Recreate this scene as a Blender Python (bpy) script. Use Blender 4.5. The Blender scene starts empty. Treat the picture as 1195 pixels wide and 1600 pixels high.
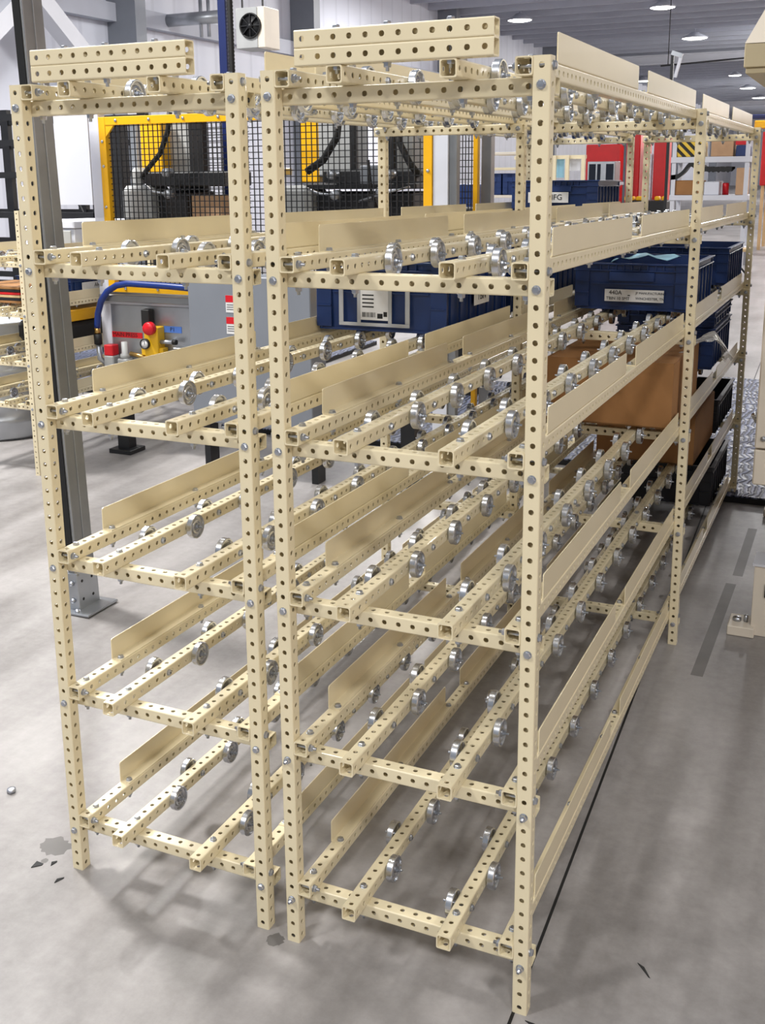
import bpy, math, random
import numpy as np
from mathutils import Matrix, Vector, Euler
random.seed(7)
SC = bpy.context.scene
COL = SC.collection
U = 0.03            # one hole pitch of the square tubing, 30 mm; all lengths below are in pitches
PI = math.pi
# ------------------------------------------------------------------ camera
RM = np.array([[0.9089062, 0.4168422, -0.0114936], [0.0829131, -0.2076634, -0.9746801], [-0.4086746, 0.8849398, -0.2233082]])
CC = np.array([16.31465, -58.72193, 54.08662])
F, CX, CY = (1671.774, 571.141, 650.185)
cam_d = bpy.data.cameras.new('camera'); cam = bpy.data.objects.new('camera', cam_d); COL.objects.link(cam)
cam_d.sensor_fit = 'VERTICAL'; cam_d.sensor_height = 24.0; cam_d.sensor_width = 24.0*1195/1600
cam_d.lens = F*24.0/1600
cam_d.shift_x = (597.5-CX)/1600.0
cam_d.shift_y = -(800-CY)/1600.0
cam_d.clip_start = 0.05; cam_d.clip_end = 400
m = Matrix.Identity(4)
for i in range(3):
    m[i][0] = RM[0][i]; m[i][1] = -RM[1][i]; m[i][2] = -RM[2][i]; m[i][3] = CC[i]*U
cam.matrix_world = m
SC.camera = cam

def at(x, y, X=None, Y=None, Z=None):
    """the point of a world plane (in pitches) seen at a pixel of the 1195 x 1600 photograph"""
    d = np.array([(x-CX)/F, (y-CY)/F, 1.0]) @ RM
    if Z is not None: t = (Z-CC[2])/d[2]
    elif Y is not None: t = (Y-CC[1])/d[1]
    else: t = (X-CC[0])/d[0]
    return CC + d*t

# ------------------------------------------------------------------ materials
def nodes(name):
    mt = bpy.data.materials.new(name); mt.use_nodes = True
    nt = mt.node_tree; b = nt.nodes['Principled BSDF']
    return mt, nt, b
def srgb(r, g, b):
    f = lambda c: (c/255/12.92) if c/255 <= .04045 else ((c/255+.055)/1.055)**2.4
    return (f(r), f(g), f(b), 1)
def mat(name, rgb, rough=.5, metal=0, var=.04, scale=6, spec=.5, coat=0, bump=0, bscale=60, trans=0, alpha=1):
    mt, nt, b = nodes(name)
    c = srgb(*rgb)
    b.inputs['Roughness'].default_value = rough; b.inputs['Metallic'].default_value = metal
    b.inputs['Specular IOR Level'].default_value = spec
    b.inputs['Coat Weight'].default_value = coat
    b.inputs['Transmission Weight'].default_value = trans
    b.inputs['Alpha'].default_value = alpha
    tc = nt.nodes.new('ShaderNodeTexCoord')
    if var:
        n = nt.nodes.new('ShaderNodeTexNoise'); n.inputs['Scale'].default_value = scale; n.inputs['Detail'].default_value = 4
        nt.links.new(tc.outputs['Object'], n.inputs['Vector'])
        r = nt.nodes.new('ShaderNodeValToRGB')
        r.color_ramp.elements[0].position = .3; r.color_ramp.elements[1].position = .7
        r.color_ramp.elements[0].color = tuple(max(0, v*(1-var*2)) for v in c[:3])+(1,)
        r.color_ramp.elements[1].color = tuple(min(1, v*(1+var)) for v in c[:3])+(1,)
        nt.links.new(n.outputs['Fac'], r.inputs['Fac']); nt.links.new(r.outputs['Color'], b.inputs['Base Color'])
    else:
        b.inputs['Base Color'].default_value = c
    if bump:
        n2 = nt.nodes.new('ShaderNodeTexNoise'); n2.inputs['Scale'].default_value = bscale; n2.inputs['Detail'].default_value = 2
        nt.links.new(tc.outputs['Object'], n2.inputs['Vector'])
        bp = nt.nodes.new('ShaderNodeBump'); bp.inputs['Strength'].default_value = bump; bp.inputs['Distance'].default_value = .002
        nt.links.new(n2.outputs['Fac'], bp.inputs['Height']); nt.links.new(bp.outputs['Normal'], b.inputs['Normal'])
    return mt
def emit(name, rgb, s):
    mt, nt, b = nodes(name)
    b.inputs['Base Color'].default_value = srgb(*rgb)
    b.inputs['Emission Color'].default_value = srgb(*rgb); b.inputs['Emission Strength'].default_value = s
    return mt
M = {}
M['paint'] = mat('cream powder coat', (230, 217, 183), .3, 0, .03, 3, .5, .15)
M['zinc'] = mat('bright zinc plated steel', (206, 208, 213), .27, 1, .05, 30)
M['bolt'] = mat('zinc bolt', (190, 194, 202), .34, 1, .05, 30)
M['alu'] = mat('brushed aluminium', (150, 152, 154), .38, .85, .06, 8)
M['galv'] = mat('galvanised sheet', (176, 180, 186), .35, .8, .08, 5)
M['blacksteel'] = mat('black painted steel', (22, 23, 26), .45, 0, .1, 8)
M['rubber'] = mat('black rubber', (18, 18, 19), .6, 0, .1, 10)
M['greysteel'] = mat('grey painted steel', (126, 131, 140), .45, 0, .03, 3)
M['yellow'] = mat('yellow painted steel', (238, 178, 8), .4, 0, .03, 4)
M['valveyellow'] = mat('yellow valve body', (226, 176, 22), .4, 0, .05, 9)
M['white'] = mat('white painted panel', (208, 211, 221), .5, 0, .02, 2)
M['offwhite'] = mat('beige machine enamel', (222, 212, 196), .45, 0, .03, 3)
M['tanband'] = mat('tan machine enamel', (184, 170, 138), .45, 0, .03, 3)
M['tote'] = mat('navy blue plastic', (24, 50, 102), .36, 0, .08, 8, bump=.1)
M['darktote'] = mat('black plastic', (24, 26, 34), .4, 0, .1, 8)
M['card'] = mat('brown cardboard', (150, 106, 62), .8, 0, .06, 5)
M['cardlight'] = mat('pale cardboard', (186, 150, 116), .8, 0, .06, 5)
M['label'] = mat('white paper label', (222, 222, 222), .6, 0, .03, 20)
M['ink'] = mat('black ink', (20, 20, 20), .7, 0, 0)
M['red'] = mat('red enamel', (196, 22, 26), .35, 0, .06, 5)
M['redplastic'] = mat('red plastic', (206, 18, 34), .35, 0, .03, 5)
M['bluetape'] = mat('blue tape', (84, 128, 210), .6, 0, .03, 5)
M['bluepole'] = mat('blue painted steel', (20, 36, 90), .4, 0, .05, 5)
M['bluehose'] = mat('blue rubber hose', (18, 48, 120), .35, 0, .06, 40)
M['brass'] = mat('brass', (196, 160, 96), .3, 1, .05, 20)
M['clearplastic'] = mat('milky clear plastic', (214, 216, 218), .3, 0, .03, 9, alpha=.55)
M['wood'] = mat('pale timber', (206, 176, 130), .6, 0, .08, 4)
M['robotgrey'] = mat('cast grey robot body', (166, 168, 168), .5, 0, .05, 6)
M['lightblue'] = mat('light blue paper', (150, 200, 226), .6, 0, .03, 9)
M['lamp'] = emit('lit high bay lens', (255, 252, 244), 9.0)
M['void'] = mat('dark hall cladding', (70, 74, 84), .7, 0, .05, 1)

def bubble_mat():
    mt, nt, b = nodes('clear bubble wrap')
    b.inputs['Base Color'].default_value = (.9, .9, .9, 1); b.inputs['Roughness'].default_value = .15; b.inputs['Alpha'].default_value = .5
    tc = nt.nodes.new('ShaderNodeTexCoord'); v = nt.nodes.new('ShaderNodeTexVoronoi'); v.inputs['Scale'].default_value = 55
    nt.links.new(tc.outputs['Object'], v.inputs['Vector'])
    bp = nt.nodes.new('ShaderNodeBump'); bp.inputs['Strength'].default_value = 1; bp.inputs['Distance'].default_value = .01
    nt.links.new(v.outputs['Distance'], bp.inputs['Height']); nt.links.new(bp.outputs['Normal'], b.inputs['Normal'])
    return mt
M['bubble'] = bubble_mat()

def floor_mat():
    mt, nt, b = nodes('polished concrete')
    tc = nt.nodes.new('ShaderNodeTexCoord')
    def noise(scale, det, sx=1, sy=1, rough=.55):
        mp = nt.nodes.new('ShaderNodeMapping'); mp.inputs['Scale'].default_value = (sx, sy, 1)
        nt.links.new(tc.outputs['Object'], mp.inputs['Vector'])
        n = nt.nodes.new('ShaderNodeTexNoise'); n.inputs['Scale'].default_value = scale; n.inputs['Detail'].default_value = det
        n.inputs['Roughness'].default_value = rough
        nt.links.new(mp.outputs['Vector'], n.inputs['Vector']); return n
    a = noise(1.1, 8); s = noise(2.2, 5, 2.2, .35); f = noise(26, 6, 1, 1, .7)
    def mixv(x, y, fac, op='MIX'):
        mx = nt.nodes.new('ShaderNodeMix'); mx.data_type = 'FLOAT'; mx.inputs[0].default_value = fac
        nt.links.new(x, mx.inputs[2]); nt.links.new(y, mx.inputs[3]); return mx.outputs[0]
    v = mixv(mixv(a.outputs['Fac'], s.outputs['Fac'], .45), f.outputs['Fac'], .18)
    r = nt.nodes.new('ShaderNodeValToRGB')
    r.color_ramp.elements[0].position = .38; r.color_ramp.elements[1].position = .62
    r.color_ramp.elements[0].color = srgb(120, 116, 114); r.color_ramp.elements[1].color = srgb(172, 168, 167)
    nt.links.new(v, r.inputs['Fac']); nt.links.new(r.outputs['Color'], b.inputs['Base Color'])
    rr = nt.nodes.new('ShaderNodeMapRange'); rr.inputs[3].default_value = .26; rr.inputs[4].default_value = .5
    nt.links.new(s.outputs['Fac'], rr.inputs[0]); nt.links.new(rr.outputs[0], b.inputs['Roughness'])
    bp = nt.nodes.new('ShaderNodeBump'); bp.inputs['Strength'].default_value = .15; bp.inputs['Distance'].default_value = .003
    nt.links.new(a.outputs['Fac'], bp.inputs['Height']); nt.links.new(bp.outputs['Normal'], b.inputs['Normal'])
    return mt
M['floor'] = floor_mat()

def wave_mat(name, c1, c2, scale, direction, rough=.55, zig=0, lo=.4, hi=.6):
    mt, nt, b = nodes(name)
    tc = nt.nodes.new('ShaderNodeTexCoord'); w = nt.nodes.new('ShaderNodeTexWave')
    w.bands_direction = direction; w.inputs['Scale'].default_value = scale; w.inputs['Distortion'].default_value = zig
    w.inputs['Detail'].default_value = 1
    nt.links.new(tc.outputs['Object'], w.inputs['Vector'])
    r = nt.nodes.new('ShaderNodeValToRGB'); r.color_ramp.elements[0].position = lo; r.color_ramp.elements[1].position = hi
    r.color_ramp.elements[0].color = srgb(*c1); r.color_ramp.elements[1].color = srgb(*c2)
    nt.links.new(w.outputs['Color'], r.inputs['Fac']); nt.links.new(r.outputs['Color'], b.inputs['Base Color'])
    bp = nt.nodes.new('ShaderNodeBump'); bp.inputs['Strength'].default_value = .6; bp.inputs['Distance'].default_value = .02
    nt.links.new(w.outputs['Fac'], bp.inputs['Height']); nt.links.new(bp.outputs['Normal'], b.inputs['Normal'])
    b.inputs['Roughness'].default_value = rough
    return mt
M['mat'] = wave_mat('ribbed anti fatigue matting', (40, 44, 60), (108, 115, 140), 9, 'X', .5, 9, .3, .5)
M['deck'] = wave_mat('corrugated roof deck', (196, 200, 212), (214, 217, 226), .9, 'Y', .5, 0)
M['wallsheet'] = wave_mat('white wall sheeting', (196, 200, 212), (206, 210, 222), .5, 'Y', .5, 0, .02, .06)
M['joist'] = mat('grey roof steel', (176, 180, 192), .6, 0, .03, 2)
M['whitesteel'] = mat('white painted steel', (206, 208, 216), .5, 0, .03, 2)
M['hazard'] = wave_mat('black and yellow hazard stripes', (20, 18, 14), (226, 190, 60), 4.5, 'DIAGONAL', .5, 0, .48, .52)
M['bouncewall'] = mat('warm beige bounce wall', (232, 206, 188), .6, 0, .02, 1)
M['screen'] = mat('dark glass', (30, 34, 44), .1, 0, 0)

# ------------------------------------------------------------------ mesh building (in pitches)
class G:
    def __init__(s): s.v = []; s.f = []; s.m = []; s.sm = []; s.n = 0; s.mats = []
    def mi(s, mt):
        if mt not in s.mats: s.mats.append(mt)
        return s.mats.index(mt)
    def add(s, V, Fc, mt, smooth=False, M4=None):
        V = np.asarray(V, float)
        if M4 is not None:
            A = np.array(M4); V = V @ A[:3, :3].T + A[:3, 3]
        k = s.mi(mt)
        s.v.append(V); s.f += [[i+s.n for i in f] for f in Fc]; s.m += [k]*len(Fc)
        s.sm += ([smooth]*len(Fc) if not isinstance(smooth, list) else smooth); s.n += len(V)
        return s
    def box(s, x0, x1, y0, y1, z0, z1, mt, bev=0, M4=None):
        b = min(bev, (x1-x0)/2.01, (y1-y0)/2.01, (z1-z0)/2.01)
        if b <= 0:
            V = [(x, y, z) for x in (x0, x1) for y in (y0, y1) for z in (z0, z1)]
            Fc = [(0, 1, 3, 2), (4, 6, 7, 5), (0, 4, 5, 1), (2, 3, 7, 6), (0, 2, 6, 4), (1, 5, 7, 3)]
            return s.add(V, Fc, mt, M4=M4)
        V = []; idx = {}
        for sx in (0, 1):
            for sy in (0, 1):
                for sz in (0, 1):
                    cx, cy, cz = (x0, x1)[sx], (y0, y1)[sy], (z0, z1)[sz]
                    ix, iy, iz = cx+(b if sx == 0 else -b), cy+(b if sy == 0 else -b), cz+(b if sz == 0 else -b)
                    for a, p in enumerate(((cx, iy, iz), (ix, cy, iz), (ix, iy, cz))):
                        idx[(sx, sy, sz, a)] = len(V); V.append(p)
        Fc = []
        q = lambda *k: [idx[i] for i in k]
        for sx in (0, 1): Fc.append(q((sx, 0, 0, 0), (sx, 1, 0, 0), (sx, 1, 1, 0), (sx, 0, 1, 0)))
        for sy in (0, 1): Fc.append(q((0, sy, 0, 1), (1, sy, 0, 1), (1, sy, 1, 1), (0, sy, 1, 1)))
        for sz in (0, 1): Fc.append(q((0, 0, sz, 2), (1, 0, sz, 2), (1, 1, sz, 2), (0, 1, sz, 2)))
        for i in (0, 1):
            for j in (0, 1):
                Fc.append(q((i, j, 0, 0), (i, j, 1, 0), (i, j, 1, 1), (i, j, 0, 1)))
                Fc.append(q((i, 0, j, 0), (i, 1, j, 0), (i, 1, j, 2), (i, 0, j, 2)))
                Fc.append(q((0, i, j, 1), (1, i, j, 1), (1, i, j, 2), (0, i, j, 2)))
                for k in (0, 1): Fc.append(q((i, j, k, 0), (i, j, k, 1), (i, j, k, 2)))
        # orient
        c = np.array([(x0+x1)/2, (y0+y1)/2, (z0+z1)/2]); VV = np.array(V); out = []
        for f in Fc:
            p = VV[f]; n = np.cross(p[1]-p[0], p[2]-p[0])
            out.append(f if n @ (p.mean(0)-c) > 0 else f[::-1])
        return s.add(V, out, mt, M4=M4)
    def lathe(s, prof, mt, seg=24, M4=None, smooth=True, axis='Z'):
        V = []; Fc = []
        for (r, z) in prof:
            for k in range(seg):
                a = 2*PI*k/seg
                p = (r*math.cos(a), r*math.sin(a), z)
                V.append(p if axis == 'Z' else ((z, p[0], p[1]) if axis == 'X' else (p[1], z, p[0])))
        for i in range(len(prof)-1):
            for k in range(seg):
                k2 = (k+1) % seg
                Fc.append([i*seg+k, i*seg+k2, (i+1)*seg+k2, (i+1)*seg+k])
        if prof[0][0] > 1e-6: Fc.append([k for k in range(seg)][::-1])
        if prof[-1][0] > 1e-6: Fc.append([(len(prof)-1)*seg+k for k in range(seg)])
        return s.add(V, Fc, mt, smooth, M4=M4)
    def tube(s, pts, r, mt, seg=8, M4=None, closed=True):
        pts = [np.array(p, float) for p in pts]; V = []; Fc = []
        d0 = pts[1]-pts[0]; d0 /= (np.linalg.norm(d0)+1e-9)
        u = np.cross(d0, [0, 0, 1.0] if abs(d0[2]) < .9 else [1.0, 0, 0]); u /= np.linalg.norm(u)
        for i, p in enumerate(pts):
            d = pts[min(i+1, len(pts)-1)]-pts[max(i-1, 0)]; d /= (np.linalg.norm(d)+1e-9)
            u = u-d*(u @ d); u /= np.linalg.norm(u); w = np.cross(u, d)
            rr = r[i] if isinstance(r, (list, tuple)) else r
            for k in range(seg):
                a = 2*PI*k/seg; V.append(p+rr*(u*math.cos(a)+w*math.sin(a)))
        for i in range(len(pts)-1):
            for k in range(seg):
                k2 = (k+1) % seg; Fc.append([i*seg+k, (i+1)*seg+k, (i+1)*seg+k2, i*seg+k2])
        sm = [True]*len(Fc)
        if closed:
            Fc.append(list(range(seg))); Fc.append([(len(pts)-1)*seg+k for k in range(seg)][::-1]); sm += [False, False]
        return s.add(V, Fc, mt, sm, M4=M4)
    def bar(s, a, b, w, h, mt):
        a = Vector(a); b = Vector(b); d = (b-a); L = d.length
        q = d.to_track_quat('X', 'Z').to_matrix().to_4x4(); q.translation = a
        return s.box(0, L, -w/2, w/2, -h/2, h/2, mt, M4=q)
    def mesh(s, name):
        me = bpy.data.meshes.new(name)
        V = np.concatenate(s.v)*U
        me.from_pydata(V.tolist(), [], s.f)
        for mt in s.mats: me.materials.append(mt)
        me.polygons.foreach_set('material_index', s.m)
        me.polygons.foreach_set('use_smooth', s.sm)
        me.validate(); me.update()
        return me
def link(name, me, parent=None, loc=(0, 0, 0), rot=(0, 0, 0)):
    o = bpy.data.objects.new(name, me); COL.objects.link(o)
    if parent is not None: o.parent = parent
    o.location = Vector(loc)*U; o.rotation_euler = rot
    return o
def part(name, g, parent, loc=(0, 0, 0), rot=(0, 0, 0)):
    return link(name, g.mesh(name), parent, loc, rot)
def thing(name, label, cat, loc=(0, 0, 0), rz=0, group=None):
    o = bpy.data.objects.new(name, None); COL.objects.link(o); o.empty_display_size = .05
    o.location = Vector(loc)*U; o.rotation_euler = (0, 0, rz)
    o['label'] = label; o['category'] = cat
    if group: o['group'] = group
    return o
def solo(name, g, label, cat, loc=(0, 0, 0), rot=(0, 0, 0), group=None):
    o = part(name, g, None, loc, rot); o['label'] = label; o['category'] = cat
    if group: o['group'] = group
    return o
def struct(name, g, loc=(0, 0, 0)):
    o = part(name, g, None, loc); o['kind'] = 'structure'; return o
def copy_tree(o, parent=None, depth=0):
    c = o.copy(); COL.objects.link(c)
    if parent is not None: c.parent = parent
    for ch in list(o.children): copy_tree(ch, c, depth+1)
    return c
def text(name, s, size, mt, parent, loc, rot, align='CENTER'):
    cu = bpy.data.curves.new(name, 'FONT'); cu.body = s; cu.size = size*U; cu.extrude = .01*U
    cu.align_x = align; cu.align_y = 'CENTER'; cu.materials.append(mt)
    tmp = bpy.data.objects.new('tmp_text', cu); COL.objects.link(tmp)
    dg = bpy.context.evaluated_depsgraph_get(); dg.update()
    me = bpy.data.meshes.new_from_object(tmp.evaluated_get(dg)); bpy.data.objects.remove(tmp); bpy.data.curves.remove(cu)
    if not me.materials: me.materials.append(mt)
    o = bpy.data.objects.new(name, me); COL.objects.link(o); o.parent = parent
    o.location = Vector(loc)*U; o.rotation_euler = rot
    return o

# ------------------------------------------------------------------ perforated square tube
def tube_mesh(n, holes=(1, 1, 1, 1), name='tube'):
    """square tube n pitches long along +Y, first hole at y = 0"""
    c, t, r = .1, .075, .172
    a = .5-c
    bd = [(a, -.5), (a, -1/6), (a, 1/6), (a, .5), (a/3, .5), (-a/3, .5), (-a, .5), (-a, 1/6), (-a, -1/6), (-a, -.5), (-a/3, -.5), (a/3, -.5)]
    rg = []
    for (x, y) in bd:
        L = math.hypot(x/a, y/.5); ang = math.atan2(y, x); rg.append((r*math.cos(ang), r*math.sin(ang)))
    g = G()
    V = []; Fc = []
    k0 = 0
    frames = [((1, 0, 0), (0, 0, 1)), ((0, 0, 1), (-1, 0, 0)), ((-1, 0, 0), (0, 0, -1)), ((0, 0, -1), (1, 0, 0))]  # u axis, outward normal
    for fi, (ua, na) in enumerate(frames):
        ua = np.array(ua); na = np.array(na)
        P = lambda u, v, d: ua*u + np.array([0, 1, 0])*v + na*d
        for k in range(n):
            b = len(V)
            for (x, y) in bd: V.append(P(x, k+y, .5))
            for (x, y) in rg: V.append(P(x, k+y, .5))
            for (x, y) in rg: V.append(P(x, k+y, .5-t))
            for (x, y) in bd: V.append(P(x*(.5-t)/.5*1.0, k+y, .5-t))
            for i in range(12):
                j = (i+1) % 12
                Fc.append([b+i, b+j, b+12+j, b+12+i]); Fc.append([b+12+i, b+12+j, b+24+j, b+24+i]); Fc.append([b+24+i, b+24+j, b+36+j, b+36+i])
        # corner strip to the next frame
    L0, L1 = -.5, n-.5
    prof_o = []; prof_i = []
    for (sx, sz, a0) in ((1, 1, 90), (-1, 1, 180), (-1, -1, 270), (1, -1, 360)):
        po = []; 
        for q in range(4):
            an = math.radians(a0-90+ (90*q/3)) if False else math.radians({90: 0, 180: 90, 270: 180, 360: 270}[a0]+90*q/3)
            po.append((sx*a+c*math.cos(an), sz*a+c*math.sin(an)))
        prof_o.append(po)
        ai = a*(.5-t)/.5
        prof_i.append([(sx*ai, sz*(.5-t)), (sx*(.5-t), sz*ai)] if (sx*sz < 0) else [(sx*(.5-t), sz*ai), (sx*ai, sz*(.5-t))])
    for po, pi_ in zip(prof_o, prof_i):
        for y in (L0, L1):
            pass
        b = len(V)
        for (x, z) in po: V.append(np.array([x, L0, z])); V.append(np.array([x, L1, z]))
        for q in range(3): Fc.append([b+2*q, b+2*q+1, b+2*q+3, b+2*q+2])
        b2 = len(V)
        for (x, z) in pi_: V.append(np.array([x, L0, z])); V.append(np.array([x, L1, z]))
        Fc.append([b2, b2+1, b2+3, b2+2])
    # end caps (ring)
    for y in (L0, L1):
        for ci in range(4):
            po = prof_o[ci]; pi_ = prof_i[ci]; pn = prof_o[(ci+1) % 4]; pin = prof_i[(ci+1) % 4]
            b = len(V)
            for (x, z) in po: V.append(np.array([x, y, z]))
            V.append(np.array([pi_[1][0], y, pi_[1][1]])); V.append(np.array([pi_[0][0], y, pi_[0][1]]))
            Fc.append([b, b+1, b+2, b+3, b+4, b+5])
            b = len(V)
            for (x, z) in (po[3], pn[0], pin[0], pi_[1]): V.append(np.array([x, y, z]))
            Fc.append([b, b+1, b+2, b+3])
    g.add(V, Fc, M['paint'])
    me = g.mesh(name)
    return me
TUBES = {}
def tubeme(n, name):
    if n not in TUBES: TUBES[n] = tube_mesh(n, name='perforated_tube')
    return TUBES[n]

# ------------------------------------------------------------------ hardware
def bolt_geo(g, L, M4=None, stub=.28, seg=10):
    """hex head on top of z = 0, shank down to -L, nut below"""
    def put(prof, sg, sm): g.lathe(prof, M['bolt'], sg, M4=M4, smooth=sm)
    put([(.27, 0), (.27, .035), (.22, .045)], 12, False)
    put([(.235, .04), (.235, .15), (.19, .2), (0, .21)], 6, False)
    put([(.11, -L-stub-.2), (.11, .02)], 8, True)
    put([(.27, -L-.04), (.27, -L)], 12, False)
    put([(.2, -L-.27), (.235, -L-.22), (.235, -L-.04)], 6, False)
def bolt_mesh(L, name='bolt'):
    g = G(); bolt_geo(g, L); return g.mesh(name)
BOLT2 = bolt_mesh(2.0); BOLT1 = bolt_mesh(1.07)
def wheel_geo(g, side=1, M4=None, seg=44):
    """steel skate wheel on the +X (side=1) or -X face of a rail; origin on the rail's axis; one closed stepped turning on its axle"""
    def strips(pr, mt, sg):
        pr = [(r, side*x) for r, x in pr]
        for k in range(len(pr)-1):
            (r0, x0), (r1, x1) = pr[k], pr[k+1]
            V = []; Fc = []
            for (r, x) in ((r0, x0), (r1, x1)):
                for q in range(sg):
                    an = 2*PI*q/sg; V.append((x, r*math.cos(an), r*math.sin(an)))
            for q in range(sg):
                q2 = (q+1) % sg
                Fc.append([q, q2, sg+q2, sg+q] if side > 0 else [q, sg+q, sg+q2, q2])
            g.add(V, Fc, mt, sg > 8, M4=M4)
    z = M['zinc']; b = M['bolt']
    a, w, R = .6, .5, .97
    strips([(.08, -.72), (.19, -.68), (.235, -.62), (.235, -.53), (.27, -.53), (.27, -.5), (.1, -.5), (.1, .5)], b, 8)
    strips([(.1, .5), (.22, .5), (.22, a+.1), (.3, a+.12), (.78, a+.12), (.84, a), (.93, a), (R, a+.05), (R, a+w-.05), (.93, a+w), (.84, a+w), (.8, a+w-.16), (.62, a+w-.2), (.56, a+w-.1), (.44, a+w-.06), (.4, a+w-.16), (.3, a+w-.16), (.28, a+w), (.2, a+w)], z, seg)
    strips([(.2, a+w), (.2, a+w+.05), (.17, a+w+.05), (.17, a+w+.18), (.08, a+w+.18), (.08, a+w+.42), (0.0, a+w+.43)], b, 8)
def wheel_mesh(side):
    g = G(); wheel_geo(g, side); return g.mesh('roller_wheel')
WR = wheel_mesh(1); WL = wheel_mesh(-1)

def guide_geo(L, side):
    """L-shaped side guide lying on a rail: upright flange on the outer edge (side=-1 left, +1 right), from y=0 to L"""
    H, t, r = 1.75, .07, .1
    g = G()
    # profile in x,z: inner edge of flat leg -> bend -> upright
    xo = .46*side
    pts_out = [(-.44*side, 0), (xo-r*side, 0)]
    pts_in = [(-.44*side, t), (xo-(r)*side, t)]
    for q in range(1, 5):
        an = PI/2*q/4
        pts_out.append((xo-r*side+side*r*math.sin(an), r-r*math.cos(an)))
        pts_in.append((xo-r*side+side*(r-t)*math.sin(an), r-(r-t)*math.cos(an)))
    pts_out.append((xo, H)); pts_in.append((xo-t*side, H))
    c = .14
    n = len(pts_out); V = []
    # lengthwise stations with clipped corners
    for (x, z) in pts_out + pts_in:
        V.append((x, 0, z)); V.append((x, L, z))
    Fc = []
    # upright with clipped corners built separately
    for k in range(n-2):
        for off in (0, 2*n):
            Fc.append([off+2*k, off+2*k+1, off+2*k+3, off+2*k+2])
        Fc.append([2*k, 2*k+2, 2*n+2*k+2, 2*n+2*k]); Fc.append([2*k+1, 2*k+3, 2*n+2*k+3, 2*n+2*k+1])
    Fc.append([0, 1, 2*n+1, 2*n])
    b = len(V)
    z0 = r
    ring = [(0, z0), (L, z0), (L, H-c), (L-c*.4, H-c*.3), (L-c, H), (c, H), (c*.4, H-c*.3), (0, H-c)]
    for x in (xo, xo-t*side):
        for (y, z) in ring: V.append((x, y, z))
    m_ = len(ring)
    Fc.append([b+i for i in range(m_)]); Fc.append([b+m_+i for i in range(m_)][::-1])
    for i in range(m_):
        j = (i+1) % m_; Fc.append([b+i, b+j, b+m_+j, b+m_+i])
    g.add(V, Fc, M['paint'])
    return g.mesh('side_guide')
GM = {}
def guideme(L, side):
    if (L, side) not in GM: GM[(L, side)] = guide_geo(L, side)
    return GM[(L, side)]

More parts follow.
